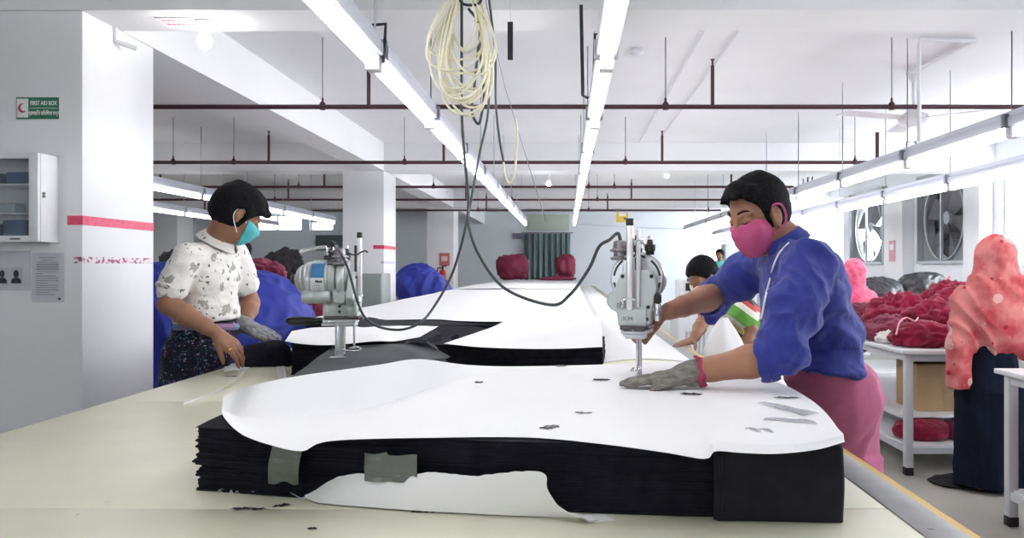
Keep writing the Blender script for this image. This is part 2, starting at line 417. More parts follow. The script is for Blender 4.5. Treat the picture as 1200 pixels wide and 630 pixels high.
run(5.31,-11.9,5.1,.0155,'nearest maroon sprinkler pipe, the longest and lowest drawn across the hall',(432,835),(378,780,1045))
run(8.12,-11.9,3.14,.017,'second maroon sprinkler pipe from the camera, ending in an upturn',(315,520,776),(203,274,474,733,1002),end=3.12)
run(10.6,-11.9,2.98,.017,'third maroon sprinkler pipe, just beyond the middle column',(188,380,570,857),(350,508,690,720))
run(12.6,-11.9,2.42,.017,'fourth maroon sprinkler pipe from the camera',(338,546,740),(322,600,700,905))
run(14.95,-11.9,2.86,.018,'farthest maroon sprinkler pipe near the back wall',(240,570,712),(560,690,830))
m = MB(); m.cyl((.9,10.6,PZ),(.9,10.6,PZ-.24),.012); m.cyl((.9,10.6,PZ-.24),(.9,12.6,PZ),.012)
# ----------------------------------------------------------------- ceiling conduits, fan, bulbs, detector
COND = mat('conduit_plastic', (.66,.66,.70), .5)
COND2 = mat('conduit_white', (.80,.80,.83), .5)
for x, y0, y1, lb in ((.88,4.1,9.7,'thin grey conduit on the ceiling right of the middle lights, left one'),(1.10,4.1,9.7,'thin grey conduit on the ceiling right of the middle lights, right one')):
    tag(MB().cyl((x,y0,CZ-.008),(x,y1,CZ-.008),.006,n=8).build('conduit', COND), lb, 'conduit')
fx, fy = 2.66, 6.2
tag(MB().tube([(fx,fy-.1,CZ-.018),(fx+.02,5.32,CZ-.018),(2.31,5.30,CZ-.018),(2.31,5.30,CZ-.06),(2.31,5.30,2.17)],.014,10).build('conduit', COND2), 'white pipe bent round beside the ceiling fan and dropping to the lights', 'conduit')
FANM = mat('fan_enamel', (.74,.74,.77), .4)
t = thing('ceiling_fan', (fx,fy,2.45), 'white ceiling fan hanging at the upper right', 'fan')
MB().lathe((fx,fy,CZ),(0,0,-1),[(0,.05),(.03,.055),(.07,.03),(.09,.014)],20).build('canopy', FANM, t)
MB().cyl((fx,fy,CZ-.08),(fx,fy,2.55),.013).build('downrod', FANM, t)
MB().lathe((fx,fy,2.57),(0,0,-1),[(0,.02),(.03,.05),(.06,.105),(.10,.115),(.13,.09),(.145,.03)],28).build('motor_housing', FANM, t)
for k in range(3):
    a = math.radians(200+120*k); d = Vector((math.cos(a),math.sin(a),0)); s = Vector((-d.y,d.x,0)); c = Vector((fx,fy,2.49))
    b = MB(); b.grid(lambda u,v: c+d*(.10+.56*u)+s*((v-.5)*(.10+.05*u))+Vector((0,0,.012*(v-.5))), 8, 2, .004)
    b.build('blade', FANM, t)
BULB = mat('bulb_glow', (1,1,1), .3, emit=((1,.97,.93), 60))
def bulb(x, y, ztop, drop, label, plate=False):
    t = thing('light_bulb', (x,y,ztop), label, 'bulb')
    h = MB(); h.lathe((x,y,ztop),(0,0,-1),[(0,.042),(.012,.042),(.016,.025),(drop,.022),(drop+.004,.018)],18)
    if plate: h.box((x,y,ztop-.06),(.5,.05,.012)); h.box((x,y,ztop-.06),(.05,.5,.012))
    h.build('holder', CAPM, t)
    MB().lathe((x,y,ztop-drop),(0,0,-1),[(0,.016),(.012,.018),(.03,.031),(.05,.035),(.07,.030),(.083,.016),(.087,.004)],18).build('bulb', BULB, t)
bulb(-1.715, 3.85, H+1.17, .05, 'glowing round bulb under the beam at the upper left')
bulb(-.255, 12.1, CZ, .22, 'glowing bulb hanging above the far end of the table', True)
bulb(1.55, 12.4, CZ, .05, 'glowing bulb on the ceiling between middle lights and man in blue')
t = tag(MB().lathe((.49,5.6,CZ),(0,0,-1),[(0,.05),(.02,.052),(.035,.04),(.045,.02)],20).build('smoke_detector', CAPM), 'small round detector on the ceiling right of the middle lights', 'detector')
# red lettered notice under the beam beside the bulb
RL = mat('red_print', (.70,.10,.13), .6); WHT = mat('white_card', (.84,.84,.86), .6)
t = thing('ceiling_notice', (-1.84,3.855,H+1.16), 'small white notice with red lettering under the upper left beam', 'sign')
MB().box((-1.84,3.855,H+1.166),(.17,.12,.004)).build('board', WHT, t)
DOWN = Matrix(((1,0,0),(0,1,0),(0,0,1))) @ Matrix.Rotation(math.pi,3,'X')
for q, s in ((.03,'FIRE'),(-.03,'EXIT')): 
    b = MB(); 
    for k in range(6): b.box((-1.90+.023*k+(.004 if q<0 else 0),3.855+q,H+1.1635),(.017,.022,.001)); 
    b.build('red_lettering', RL, t)
t = tag(MB().tube([(-2.195,3.95,H+1.165),(-2.192,3.95,H+1.10),(-2.10,3.97,H+1.07)],.012,8).build('conduit', COND), 'short bent white pipe at the top of the near column', 'conduit')
# ----------------------------------------------------------------- first aid sign, cabinet and papers on the near pier
Yp = 3.69
GRN = mat('sign_green', (.02,.17,.10), .5); SW = mat('sign_white', (.80,.82,.80), .5); DRED = mat('crescent_red', (.42,.04,.12), .5)
x0, x1 = W(19,0,Yp).x, W(71.5,0,Yp).x; z1, z0 = W(0,113,Yp).z, W(0,141,Yp).z
t = thing('first_aid_sign', ((x0+x1)/2,Yp,z0), 'green first aid box sign with a red crescent above the wall cabinet', 'sign')
MB().box(((x0+x1)/2,Yp-.003,(z0+z1)/2),(x1-x0,.006,z1-z0)).build('white_border', SW, t)
MB().box(((x0+x1)/2,Yp-.0066,(z0+z1)/2),(x1-x0-.010,.002,z1-z0-.010)).build('green_panel', GRN, t)
cxw = x0+.034
MB().box((cxw,Yp-.0082,(z0+z1)/2),(.052,.002,z1-z0-.024)).build('white_square', SW, t)
cr = []
for k in range(25):
    a = math.radians(55+250*k/24); cr.append((.021*math.cos(a), .021*math.sin(a)))
for k in range(24,-1,-1):
    a = math.radians(70+220*k/24); cr.append((.006+.0165*math.cos(a), .003+.0165*math.sin(a)))
MB().prism(cr,(cxw+.002,Yp-.0094,(z0+z1)/2),(1,0,0),(0,0,1),(0,-.001,0)).build('red_crescent', DRED, t)
tx = (x0+.064+x1-.008)/2
MB().box((tx,Yp-.0084,(z0+z1)/2),(x1-x0-.076,.001,.002)).build('divider_line', SW, t)
text('FIRST AID BOX', .026, SW, (tx,Yp-.0088,(z0+z1)/2+.022), FRONT, t, 'english_lettering', sx=.70, bold=.0006)
text('প্রাথমিক চিকিৎসা বক্স', .0235, SW, (tx,Yp-.0088,(z0+z1)/2-.024), FRONT, t, 'bengali_lettering', sx=.62, bold=.0005)
# cabinet
CAB = mat('cabinet_enamel', (.80,.81,.83), .4, col2=(.74,.75,.78), scale=6)
cy = 3.55; cx1 = W(47,0,cy).x+0.0; cx0 = cx1-.46; cz1 = W(0,179,cy).z; cz0 = W(0,283,cy).z
t = thing('first_aid_cabinet', ((cx0+cx1)/2,Yp,cz0), 'white steel wall cabinet with a glass door under the green sign', 'cabinet')
b = MB(); T=.012
b.box(((cx0+cx1)/2,Yp-.006,(cz0+cz1)/2),(cx1-cx0,.012,cz1-cz0))
for xx in (cx0+T/2,cx1-T/2): b.box((xx,(cy+Yp)/2,(cz0+cz1)/2),(T,Yp-cy-.012,cz1-cz0),bev=.002)
for zz in (cz0+T/2,cz1-T/2): b.box(((cx0+cx1)/2,(cy+Yp)/2,zz),(cx1-cx0-2*T,Yp-cy-.012,T))
b.build('body', CAB, t)
d = MB(); fw=.042
for xx in (cx0+fw/2,cx1-fw/2): d.box((xx,cy-.006,(cz0+cz1)/2),(fw,.016,cz1-cz0),bev=.003)
for zz in (cz0+.026/2,cz1-.026/2): d.box(((cx0+cx1)/2,cy-.006,zz),(cx1-cx0-2*fw,.016,.026))
door = d.build('door', CAB, t)
MB().box(((cx0+cx1)/2,cy-.004,(cz0+cz1)/2),(cx1-cx0-2*fw,.003,cz1-cz0-.05)).build('glass', mat('cabinet_glass',(.3,.35,.4),.04,alpha=.16,spec=.9), door)
MB().box((cx1-.10,cy-.0152,cz0+.012),(.045,.001,.007)).build('label_plate', mat('dark_grey_print',(.12,.12,.14),.5), door)
for zz in (.20,.213): MB().lathe((cx1+.0005,cy+.02,cz0+zz),(1,0,0),[(0,.006),(.008,.006),(.010,.003)],12).build('lock', mat('lock_metal',(.25,.28,.27),.3,.8), t)
for q in (.32,.65): MB().box(((cx0+cx1)/2,(cy+Yp)/2,cz0+(cz1-cz0)*q),(cx1-cx0-2*T,Yp-cy-.03,.006)).build('shelf', CAB, t)
NAVY = mat('navy_box', (.015,.05,.18), .5); STEEL = mat('brushed_steel',(.62,.63,.66),.3,.9)
cont = [(-.30,.018,.18,.07,NAVY,'folded navy pack on the cabinet bottom shelf, left'),(-.14,.018,.11,.085,NAVY,'navy pack on the cabinet bottom shelf, right'),
        (-.33,.142,.09,.05,WHT,'white carton on the cabinet middle shelf, left'),(-.20,.142,.13,.045,mat('grey_pack',(.38,.42,.48),.6),'grey pack on the cabinet middle shelf'),
        (-.12,.275,.12,.055,NAVY,'navy box on the cabinet top shelf, right'),(-.30,.275,.20,.05,NAVY,'navy box on the cabinet top shelf, left')]
for dx,dz,wd,hg,mm,lb in cont:
    zb = cz0+T if dz < .1 else (cz0+(cz1-cz0)*.32+.003 if dz < .2 else cz0+(cz1-cz0)*.65+.003)
    tag(MB().box((cx1+dx,(cy+Yp)/2+.005,zb+hg/2),(wd,.07,hg),bev=.008).build('first_aid_pack', mm), lb, 'pack', 'packs in the wall cabinet')
# papers
def sheet(xa,xb,ya,yb,nm,lb,m=None):
    X0,X1 = W(xa,0,Yp).x,W(xb,0,Yp).x; Z1,Z0 = W(0,ya,Yp).z,W(0,yb,Yp).z
    t = thing(nm,((X0+X1)/2,Yp,Z0),lb,'paper')
    b = MB(); b.grid(lambda u,v:(X0+(X1-X0)*u, Yp-.003-.003*math.sin(u*5)*math.sin(v*4), Z0+(Z1-Z0)*v),8,8,.001); b.build('sheet',m or mat('plastic_sleeve_paper',(.62,.64,.68),.25,spec=.6),t)
    return t,X0,X1,Z0,Z1
PRN = mat('grey_print',(.30,.31,.35),.7); INK = mat('portrait_black',(.03,.03,.04),.6)
t,X0,X1,Z0,Z1 = sheet(-22,36.5,294,340,'portrait_sheet','pale sheet with two dark portrait photos below the wall cabinet')
for px in (4,20.5):
    c = W(px,332,Yp); fr = MB().box((c.x,Yp-.0085,c.z+.032),(.050,.001,.082)).build('photo', mat('photo_grey',(.52,.54,.58),.5), t)
    b = MB(); b.ball((c.x,Yp-.0095,c.z+.044),(.0125,.001,.017)); b.prism([(-.023,0),(.023,0),(.021,.016),(.010,.026),(-.010,.026),(-.021,.016)],(c.x,Yp-.0092,c.z+.001),(1,0,0),(0,0,1),(0,-.001,0)); b.build('silhouette', INK, fr)
t,X0,X1,Z0,Z1 = sheet(38,75.5,296,354,'printed_notice','printed notice in a plastic sleeve right of the portrait sheet')
for k in range(17):
    wd = (X1-X0)*[.5,.35,.62,.7,.66,.7,.62,.2,.6,.7,.7,.35,.7,.65,.7,.4,.6][k]; zz = Z1-.022-.0105*k
    b = MB(); b.box(((X0+X1)/2-((X1-X0)*.35-wd/2 if k>6 else 0),Yp-.0085,zz),(wd,.001,.0035 if k not in(3,4,5) else .006)); b.build('text_line', PRN, t)
MB().box((X1-.018,Yp-.0085,Z0+.016),(.012,.001,.009)).build('stamp', INK, t)
# ----------------------------------------------------------------- exhaust fans in the right wall
DK = mat('dark_fan_metal', (.13,.13,.145), .6); GALV = mat('galvanised', (.50,.52,.55), .4, .6)  # dark grey metal of the exhaust fan blades, and galvanised frame metal
LOUV = mat('louvre_metal', (.22,.22,.24), .5,.3)
def exhaust(y0,y1,z0,z1,label,shut):
    c = Vector((5.22,(y0+y1)/2,(z0+z1)/2)); R = min(y1-y0,z1-z0)/2-.05
    t = thing('exhaust_fan',(5.2,c.y,z0),label,'fan')
    b = MB(); T=.04
    for yy in (y0+T/2,y1-T/2): sbox(b,5.12,5.4,yy-T/2,yy+T/2,z0,z1)
    for zz in (z0+T/2,z1-T/2): sbox(b,5.12,5.4,y0,y1,zz-T/2,zz+T/2)
    b.build('box_frame', GALV, t)
    b = MB(); N=40
    for k in range(N):
        a0,a1 = 2*math.pi*k/N,2*math.pi*(k+1)/N
        def pt(a,r,x): return Vector((x,c.y+r*math.cos(a),c.z+r*math.sin(a)))
        def sq(a,x):
            q = max(abs(math.cos(a)),abs(math.sin(a))); return Vector((x,c.y+(y1-y0-2*T)/2*math.cos(a)/q,c.z+(z1-z0-2*T)/2*math.sin(a)/q))
        b.add([pt(a0,R,5.20),pt(a1,R,5.20),sq(a1,5.20),sq(a0,5.20)],[(0,1,2,3)])
        b.add([pt(a0,R,5.20),pt(a1,R,5.20),pt(a1,R*.97,5.30),pt(a0,R*.97,5.30)],[(0,1,2,3)])
    b.build('venturi_panel', mat('fan_panel_grey',(.20,.21,.23),.5,.3), t)
    b = MB(); b.tube([(5.17,c.y+R*math.cos(2*math.pi*k/36),c.z+R*math.sin(2*math.pi*k/36)) for k in range(36)],.012,8,closed=True); b.build('shroud_ring', GALV, t)
    MB().lathe((5.20,c.y,c.z),(1,0,0),[(0,.02),(.01,.09),(.05,.10),(.08,.10)],24).build('hub', GALV, t)
    for k in range(6):
        a = 2*math.pi*k/6+.3; d = Vector((0,math.cos(a),math.sin(a))); s = Vector((0,-d.z,d.y))
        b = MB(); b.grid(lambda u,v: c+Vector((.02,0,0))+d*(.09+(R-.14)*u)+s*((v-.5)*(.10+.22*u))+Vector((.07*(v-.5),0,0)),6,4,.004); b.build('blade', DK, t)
    b = MB()
    sbox(b,5.13,5.16,c.y-.02,c.y+.02,z0+T,z1-T); b.build('support_bar', GALV, t)
    if shut:
        for k in range(12):
            zz = z0+T+(k+.5)*(z1-z0-2*T)/12; b = MB(); b.box((5.37,c.y,zz),(.012,y1-y0-2*T+.02,(z1-z0-2*T)/12*1.12),rot=Matrix.Rotation(math.radians(10),3,'Y')); b.build('shutter_slat', LOUV, t)
exhaust(10.35,11.85,1.40,2.66,'large square exhaust fan with closed shutters left of the red scarfed woman',True)
exhaust(13.1,14.66,1.40,2.66,'farther exhaust fan with daylight between its blades, beside the man in blue',False)
# small notice on the right wall
t = thing('wall_notice',(5.0,12.45,1.4),'small red and white notice on the pier between the exhaust fans','sign')
MB().box((5.012,12.45,1.60),(.012,.22,.32)).build('board',mat('pink_print',(.60,.30,.36),.6),t)
MB().box((5.005,12.45,1.66),(.003,.15,.09)).build('white_panel',WHT,t)
# ----------------------------------------------------------------- back wall furniture
CURT = mat('teal_grey_curtain',(.13,.18,.185),.9,col2=(.16,.21,.215),scale=4)
t = thing('door_curtain',(-.5,21.9,0),'dark teal curtain hanging over the far doorway','curtain')
for a,bb in ((-1.12,-.48),(-.50,.12)):
    b = MB(); b.grid(lambda u,v:(a+(bb-a)*u,21.86+.035*math.sin(u*26)+.01*math.sin(u*57),.03+2.23*v),80,10,.006); b.build('curtain_panel',CURT,t)
MB().cyl((-1.2,21.86,2.28),(.2,21.86,2.28),.015).build('curtain_rod',ROD,t)
t = tag(MB().box((-.48,21.97,2.56),(1.15,.058,.44),bev=.01).build('transom_panel',mat('pale_green_board',(.56,.59,.52),.6)),'pale green board above the far curtain','panel')
tag(MB().box(((606.5-CX)*21.9/F,21.97,H+.85),(.27,.07,.15),bev=.004).build('wall_sign',mat('mauve_sign',(.20,.17,.27),.6)),'small mauve grey sign left of the far curtain','sign')
s = thing('wall_sign',((521-CX)*15.9/F,15.88,H+.04),'red fire notice on the far column above the extinguisher','sign')
MB().box(((521-CX)*15.9/F,15.885,H+.155),(.20,.012,.25),bev=.003).build('board',mat('fire_red',(.50,.13,.13),.5),s)
MB().box(((521-CX)*15.9/F,15.876,H+.17),(.12,.003,.10)).build('white_panel',mat('pale_pink',(.78,.55,.55),.6),s)
s = thing('fire_extinguisher',((518-CX)*15.7/F,15.7,.95),'red fire extinguisher hung on the far column','fire extinguisher')
ex = (518-CX)*15.7/F
MB().box((ex,15.87,1.15),(.05,.07,.20)).build('wall_bracket',BLK,s)
MB().lathe((ex,15.78,.93),(0,0,1),[(0,.05),(.01,.07),(.30,.07),(.36,.045),(.385,.022)],18).build('cylinder',mat('extinguisher_red',(.45,.02,.03),.3),s)
b = MB(); b.cyl((ex,15.78,1.31),(ex,15.78,1.36),.02); b.box((ex+.03,15.78,1.37),(.10,.02,.02)); b.build('valve',BLK,s)
MB().tube(spline([(ex,15.78,1.34),(ex-.09,15.76,1.33),(ex-.10,15.74,1.20),(ex-.08,15.74,1.06)],5),.011,8).build('hose',BLK,s)
s = thing('hanging_sign',((729-CX)*14.6/F,14.6,2.2),'yellow sign hanging from the far pipe left of the man in blue','sign')
X = (729-CX)*14.6/F
MB().box((X,14.6,2.245),(.215,.012,.17),bev=.003).build('board',mat('yellow_board',(.72,.50,.05),.5),s)
MB().box((X+.005,14.592,2.295),(.13,.004,.055)).build('white_patch',WHT,s); MB().box((X+.055,14.592,2.225),(.05,.004,.035)).build('green_patch',GRN,s)
[MB().cyl((X+q,14.6,2.33),(X+q,14.6,2.40),.003,n=6).build('hanging_wire',ROD,s) for q in (-.08,.08)]
# wire along the back wall
tag(MB().tube(spline([W(672,262,21.9),W(740,266,21.9),W(800,268,21.9),W(840,267,21.9),W(900,262,21.9)],4),.008,6).build('wall_wire',COND),'thin grey wire running along the far wall','wire')
# ================================================================= the long cutting table
CREAM = mat('cream_laminate', (.80,.79,.62), .35, col2=(.75,.745,.60), scale=5, bump=.02, bscale=90)
spots(CREAM, [(9, .045, (.55,.52,.40)), (23, .05, (.66,.64,.50)), (3.1,.018,(.18,.16,.13))], .5)
EDGE = mat('steel_edge', (.42,.42,.42), .55, .4, col2=(.36,.36,.36), scale=14)
YEL = mat('yellow_lip', (.62,.40,.10), .5); PAINT = mat('frame_paint', (.55,.57,.60), .45)
tb = thing('cutting_table', (-.43,1.0,0), 'long cream topped cutting table running down the whole hall', 'table')
b = MB(); y0 = .30; n = 16; L = 19.4/n
for i in range(n): b.box((-.465,y0+L*(i+.5),TZ-.0225),(2.13,L-.0035,.045),bev=.002)
b.build('tabletop', CREAM, tb)
b = MB(); b.box((.638,y0+9.7,TZ-.018),(.074,19.4,.04),bev=.003)
for i in range(40): b.cyl((.625,y0+.12+.485*i,TZ+.001),(.625,y0+.12+.485*i,TZ+.0035),.005,n=8)
b.build('steel_edge_strip', EDGE, tb)
MB().box((.686,y0+9.7,TZ-.018),(.022,19.4,.030)).build('yellow_edge_lip', YEL, tb)
b = MB(); [b.box((x,y0+9.7,TZ-.09),(.05,19.3,.08)) for x in (-1.45,-.43,.58)]; b.build('frame_rail', PAINT, tb)
for i in range(9):
    for x in (-1.45,.58): MB().box((x,y0+.15+2.4*i,(TZ-.13)/2),(.06,.06,TZ-.13),bev=.003).build('leg', PAINT, tb)
# ================================================================= stacks of cut plies
BLACK = mat('black_cotton', (.009,.009,.014), .95, col2=(.014,.014,.021), scale=30, sheen=.04, spec=.06)
NAVYC = mat('charcoal_cotton', (.024,.025,.032), .9, col2=(.032,.033,.042), scale=20, sheen=.15, spec=.2)
def inset_fan(mb, ring_idx_start, n): pass
def plies(outline, z0, z1, layers, step, j_layer, j_wave, seed, sub=2, special=None):
    """closed stack: ragged ridged walls, flat top and bottom"""
    O = [Vector((p[0],p[1],0)) for p in outline]; pts = []
    for i in range(len(O)):
        a, c = O[i], O[(i+1)%len(O)]; m = max(1,int((c-a).length/step))
        for k in range(m): pts.append(a.lerp(c,k/m))
    n = len(pts); nr = []
    cen = sum(pts,Vector())/n
    for i in range(n):
        t = pts[(i+1)%n]-pts[i-1]; q = Vector((t.y,-t.x,0))
        if q.length < 1e-9: q = pts[i]-cen
        q.normalize()
        nr.append(q)
    area = sum(pts[i].x*pts[(i+1)%n].y-pts[(i+1)%n].x*pts[i].y for i in range(n))
    if area < 0: nr = [-q for q in nr]
    rows = layers*sub+1; vs = []; fs = []
    for r in range(rows):
        v = r/(rows-1); lay = r//sub
        for i, p in enumerate(pts):
            d = 0.0
            jl = j_layer(p) if callable(j_layer) else j_layer
            d += jl*noise.noise(Vector((p.x*1.6,p.y*1.6,lay*2.37+seed)))*1.4
            d += jl*.6*noise.noise(Vector((p.x*7,p.y*7,lay*5.1+seed)))
            d += -(.0010+jl*.10) if r % sub == 0 else .0
            d += j_wave*noise.noise(Vector((p.x*3,p.y*3,v*4+seed*2)))
            if special: d += special(p, v)
            q = p+nr[i]*d; z = z0+(z1-z0)*v+ (0 if r in (0,rows-1) else .0022*noise.noise(Vector((p.x*4,p.y*4,lay*1.3))))
            vs.append((q.x,q.y,z))
    for r in range(rows-1):
        for i in range(n): fs.append((r*n+i, r*n+(i+1)%n, (r+1)*n+(i+1)%n, (r+1)*n+i))
    fs += [tuple(range(n-1,-1,-1)), tuple((rows-1)*n+k for k in range(n))]
    mb = MB(); mb.add(vs, fs); return mb
T0 = TZ+.0008
# --- the front stack
ft = .128; FZ = TZ+ft
fo = [(-.745,1.632),(-.50,1.575),(-.10,1.50),(.20,1.468),(.262,1.452),(.262,1.50),(.60,2.10),(.58,2.62),(.40,2.70),(0,2.66),(-.35,2.46),(-.68,2.28),(-.76,1.95)]
fo = [(-.745,1.632),(-.50,1.575),(-.10,1.50),(.20,1.468),(.45,1.450),(.535,1.62),(.60,2.10),(.58,2.62),(.40,2.70),(0,2.66),(-.35,2.46),(-.68,2.28),(-.76,1.95)]
stk = thing('fabric_stack', (-.08,2.05,TZ), 'tall black fabric stack at the front of the table, under the big white marker paper', 'fabric stack')
jl = lambda p: .0028+.006*max(0,min(1,(-.50-p.x)/.2))
plies(fo, T0, FZ, 22, .012, jl, .005, 3.3, 4).build('plies', BLACK, stk, sharp=60)
# the smooth wrapped end block at the right
bk = MB()
def blockf(u,v):
    # u along the front from left to right, v up and over the top
    x = .2635+.228*u; fy = 1.448-.012*u
    if v < .62:
        q = v/.62; z = T0+(ft+.001)*q; y = fy-.010-.006*math.sin(q*3.1)-.003*nz((x,z,0),14)
    else:
        q = (v-.62)/.38; z = FZ+.0095*(1-q)-.003*q; y = fy-.010+.07*q
        if q < .12: z = T0+ft+.001+.008*q/.12
    e = math.sin(math.pi*min(1,max(0,u*9)))if u<.055 else 0
    y += .010*max(0,1-u/.03)**2+.010*max(0,(u-.97)/.03)**2
    z += .004*math.exp(-((u-.05)/.05)**2) if v > .6 else 0
    return (x,y,z)
bk.grid(blockf, 60, 60, .012).build('folded_end', NAVYC if False else mat('wrap_cotton',(.011,.011,.016),.9,col2=(.016,.016,.022),scale=25,sheen=.1,spec=.2), stk, sharp=60)
MB().tube([(.272,1.4345,T0+.004),(.2735,1.432,TZ+.06),(.273,1.4325,TZ+.115)],.0035,8).build('rolled_hem', MATS['wrap_cotton'], stk)
# --- marker paper on it
PAPER = mat('marker_paper', (.85,.85,.86), .6, col2=(.83,.83,.84), scale=3, bump=.10, bscale=9)
def mk(pts): return [WH(x,y,H-h) for x,y,h in pts]
Fp = spline(mk([(261,474,.285),(262,487,.292),(283,508,.305),(321,522,.320),(354,528,.325),(370,520,.3195),(400,515,.3185),(492,512.5,.3185),(617,512,.3185),(700,519,.3185),(776,529,.3185),(826,537,.317),(838,528,.309),(870,530,.3075),(912,531,.3085),(958,526,.311),(990,517,.308)]),6)
Bp = spline(mk([(261,464,.283),(278,456,.272),(300,450,.250),(345,441,.236),(400,433,.228),(445,427,.226),(492,420.5,.238),(545,427,.290),(600,429,.318),(700,427,.3185),(760,424,.3185),(820,424,.3185),(862,430,.3185),(900,441,.3185)]),6)
def along(P, t):
    # by horizontal position so both rims stay roughly parallel
    xs = [p.x for p in P]; x0, x1 = xs[0], xs[-1]; L = [0]
    for i in range(1,len(P)): L.append(L[-1]+(P[i]-P[i-1]).length)
    s = t*L[-1]
    for i in range(1,len(P)):
        if L[i] >= s-1e-9:
            k = (s-L[i-1])/max(1e-9,L[i]-L[i-1]); return P[i-1].lerp(P[i],k)
    return P[-1].copy()
PT = FZ+.0022
def paperf(u,v):
    a, c = along(Fp,u), along(Bp,u); p = a.lerp(c,v)
    wf = (1-v)**5; q0 = .25+.65*min(1,u/.15); wb = (max(0,(v-q0)/(1-q0)))**1.1
    z = PT+(a.z-PT)*wf+(c.z-PT)*wb
    p.x += .045*math.sin(math.pi*v)*max(0,(u-.75)/.25)**2
    # gentle buckles
    z += .0016*max(0,nz((p.x,p.y,0),5,2))*4*v*(1-v)
    k = max(0,1-u/.30); z += .022*k*math.sin(math.pi*v)*.6
    if u > .79: z += .009*math.exp(-((v-.02)/.10)**2) if v > .02 else 0
    return (p.x,p.y,z)
o = MB().grid(paperf, 170, 90, .0007).build('marker_paper', PAPER)
tag(o, 'large white marker paper curling at its left edge on the front black stack', 'paper')
# --- torn paper layer hanging in front of the front face
lowf = [(-.570,1.566),(-.40,1.515),(-.10,1.457),(.05,1.443)]
top_px = [(345,574),(362,580),(380,566),(398,556),(425,551.5),(445,556),(475,555),(505,549.5),(535,552),(560,553.5),(600,549),(622,548),(640,552),(641,566),(648,580),(660,592),(690,606)]
bot_px = [(340,572.5),(365,586),(385,590),(420,593),(460,596),(500,599),(540,601),(580,603),(610,604),(640,605),(660,606),(680,607.5),(700,608.5)]
TP = spline([W(x,y,0.0+ (1.602-.165*((x-345)/345)) ) for x,y in top_px],5)
BP = spline([WH(x,y,TZ+.003) for x,y in bot_px],5)
def flapf(u,v):
    a, c = along(BP,u), along(TP,u); c = Vector((c.x,c.y-.022,c.z))
    p = a.lerp(c,v); p.y += -.004*math.sin(math.pi*v)+.003*nz(p,9); 
    if 0<v: p.z += .0022*nz(p,60,3)*v
    return p
sh = MB().grid(flapf, 150, 14, .0008).build('underlay_paper', PAPER); tag(sh, 'torn white underlay paper folded up against the front of the black stack', 'paper')
# small torn flap near the left tape and at the right end
b = MB(); P4 = [WH(322,572,TZ+.002),WH(352,578,TZ+.002),W(345,560,1.60),W(326,561,1.60)]
b.grid(lambda u,v: (P4[0].lerp(P4[1],u)).lerp(P4[3].lerp(P4[2],u),v)+Vector((0,-.012*math.sin(v*3),.0)),10,6,.0008)
tag(b.build('torn_paper', PAPER),'small white torn paper lip at the foot of the left tape','paper')
b = MB(); P4 = [WH(676,603,TZ+.006),WH(690,612,TZ+.001),WH(720,609,TZ+.001),WH(708,602,TZ+.001)]
b.grid(lambda u,v: (P4[0].lerp(P4[1],u)).lerp(P4[3].lerp(P4[2],u),v),6,6,.0008)
tag(b.build('torn_paper', PAPER),'small pale paper tip on the table under the front stack','paper')
# tapes
TAPE = mat('clear_tape', (.17,.19,.18), .15, alpha=.62, spec=.8, bump=.6, bscale=45, coat=.5)
b = MB()
def tapef(u,v):
    px = 318+36*u+(5 if v>.5 else 0)*(v-.5); y = 566-46*v+ (2*math.sin(u*9)); d = 1.556-.0*u
    p = W(px-2*(1-v)*2, y, d); p.y += .0-.010*math.sin(v*3.1)-.004*nz(p,40); return p
b.grid(tapef,14,24,.0008).build('tape', TAPE, stk)
b = MB()
def tapef2(u,v):
    w = 1 if u < .44 else .86
    p = W(427+62*u, 563-33*v*w-(u*3 if v>.5 else -u*2)+(5*math.sin(min(1,u/.44)*3.1)*v*.3), 1.530-.020*u); p.y -= .0+.006*abs(math.sin(u*7))+.003*nz(p,60); return p
b.grid(tapef2,24,14,.0008).build('tape', TAPE, stk)
# --- lower pile between the stacks, stack under the left machine
def stack(outline, z0, z1, layers, seed, label, m=BLACK, jit=.004, step=.03, wave=.006):
    o = plies(outline, z0, z1, layers, step, jit, wave, seed, 2).build('fabric_stack', m, sharp=60); return tag(o, label, 'fabric stack')
SB = [(-1.145,3.38),(-.62,3.42),(-.60,3.9),(-.72,4.30),(-1.10,4.30),(-1.15,3.8)]
stack(SB, T0, 1.036, 16, 8.1, 'black fabric stack behind the left cutting machine, its left end facing us')
def charf(u,v):
    # charcoal layer sloping down from the stack to the table, front rim to back rim
    A = [WH(331,448,TZ+.075),WH(398,433,TZ+.09),WH(462,425,TZ+.095),WH(500,421,TZ+.095),WH(528,418,TZ+.05)]
    C = [W(392,404,3.362),W(430,404,3.362),W(462,403,3.362),W(488,401,3.362),W(500,402,3.362)]
    a, c = along(A,u), along(C,u); p = a.lerp(c,v); p.z += .012*math.sin(math.pi*v)*math.sin(math.pi*u)+.004*nz(p,6)
    return p
cs = [(-.85,2.50),(-.30,2.72),(-.42,3.05),(-.50,3.34),(-1.0,3.34),(-.94,2.85)]
stack(cs, T0, TZ+.072, 9, 2.2, 'low black fabric pile under the charcoal layer beside the left cutting machine')
tag(MB().grid(charf, 40, 24, .012).build('charcoal_cloth', NAVYC), 'charcoal cloth layer the left cutting machine stands on', 'cloth')
def papersheet(ring_front, ring_back, nu, nv, lift, label, m=PAPER, thick=.0008):
    Fr, Bk = spline(ring_front,6), spline(ring_back,6)
    def f(u,v):
        a, c = along(Fr,u), along(Bk,u); p = a.lerp(c,v); p.z += lift(u,v,p); return p
    return tag(MB().grid(f,nu,nv,thick).build('marker_paper', m), label, 'paper')
zb = 1.0385
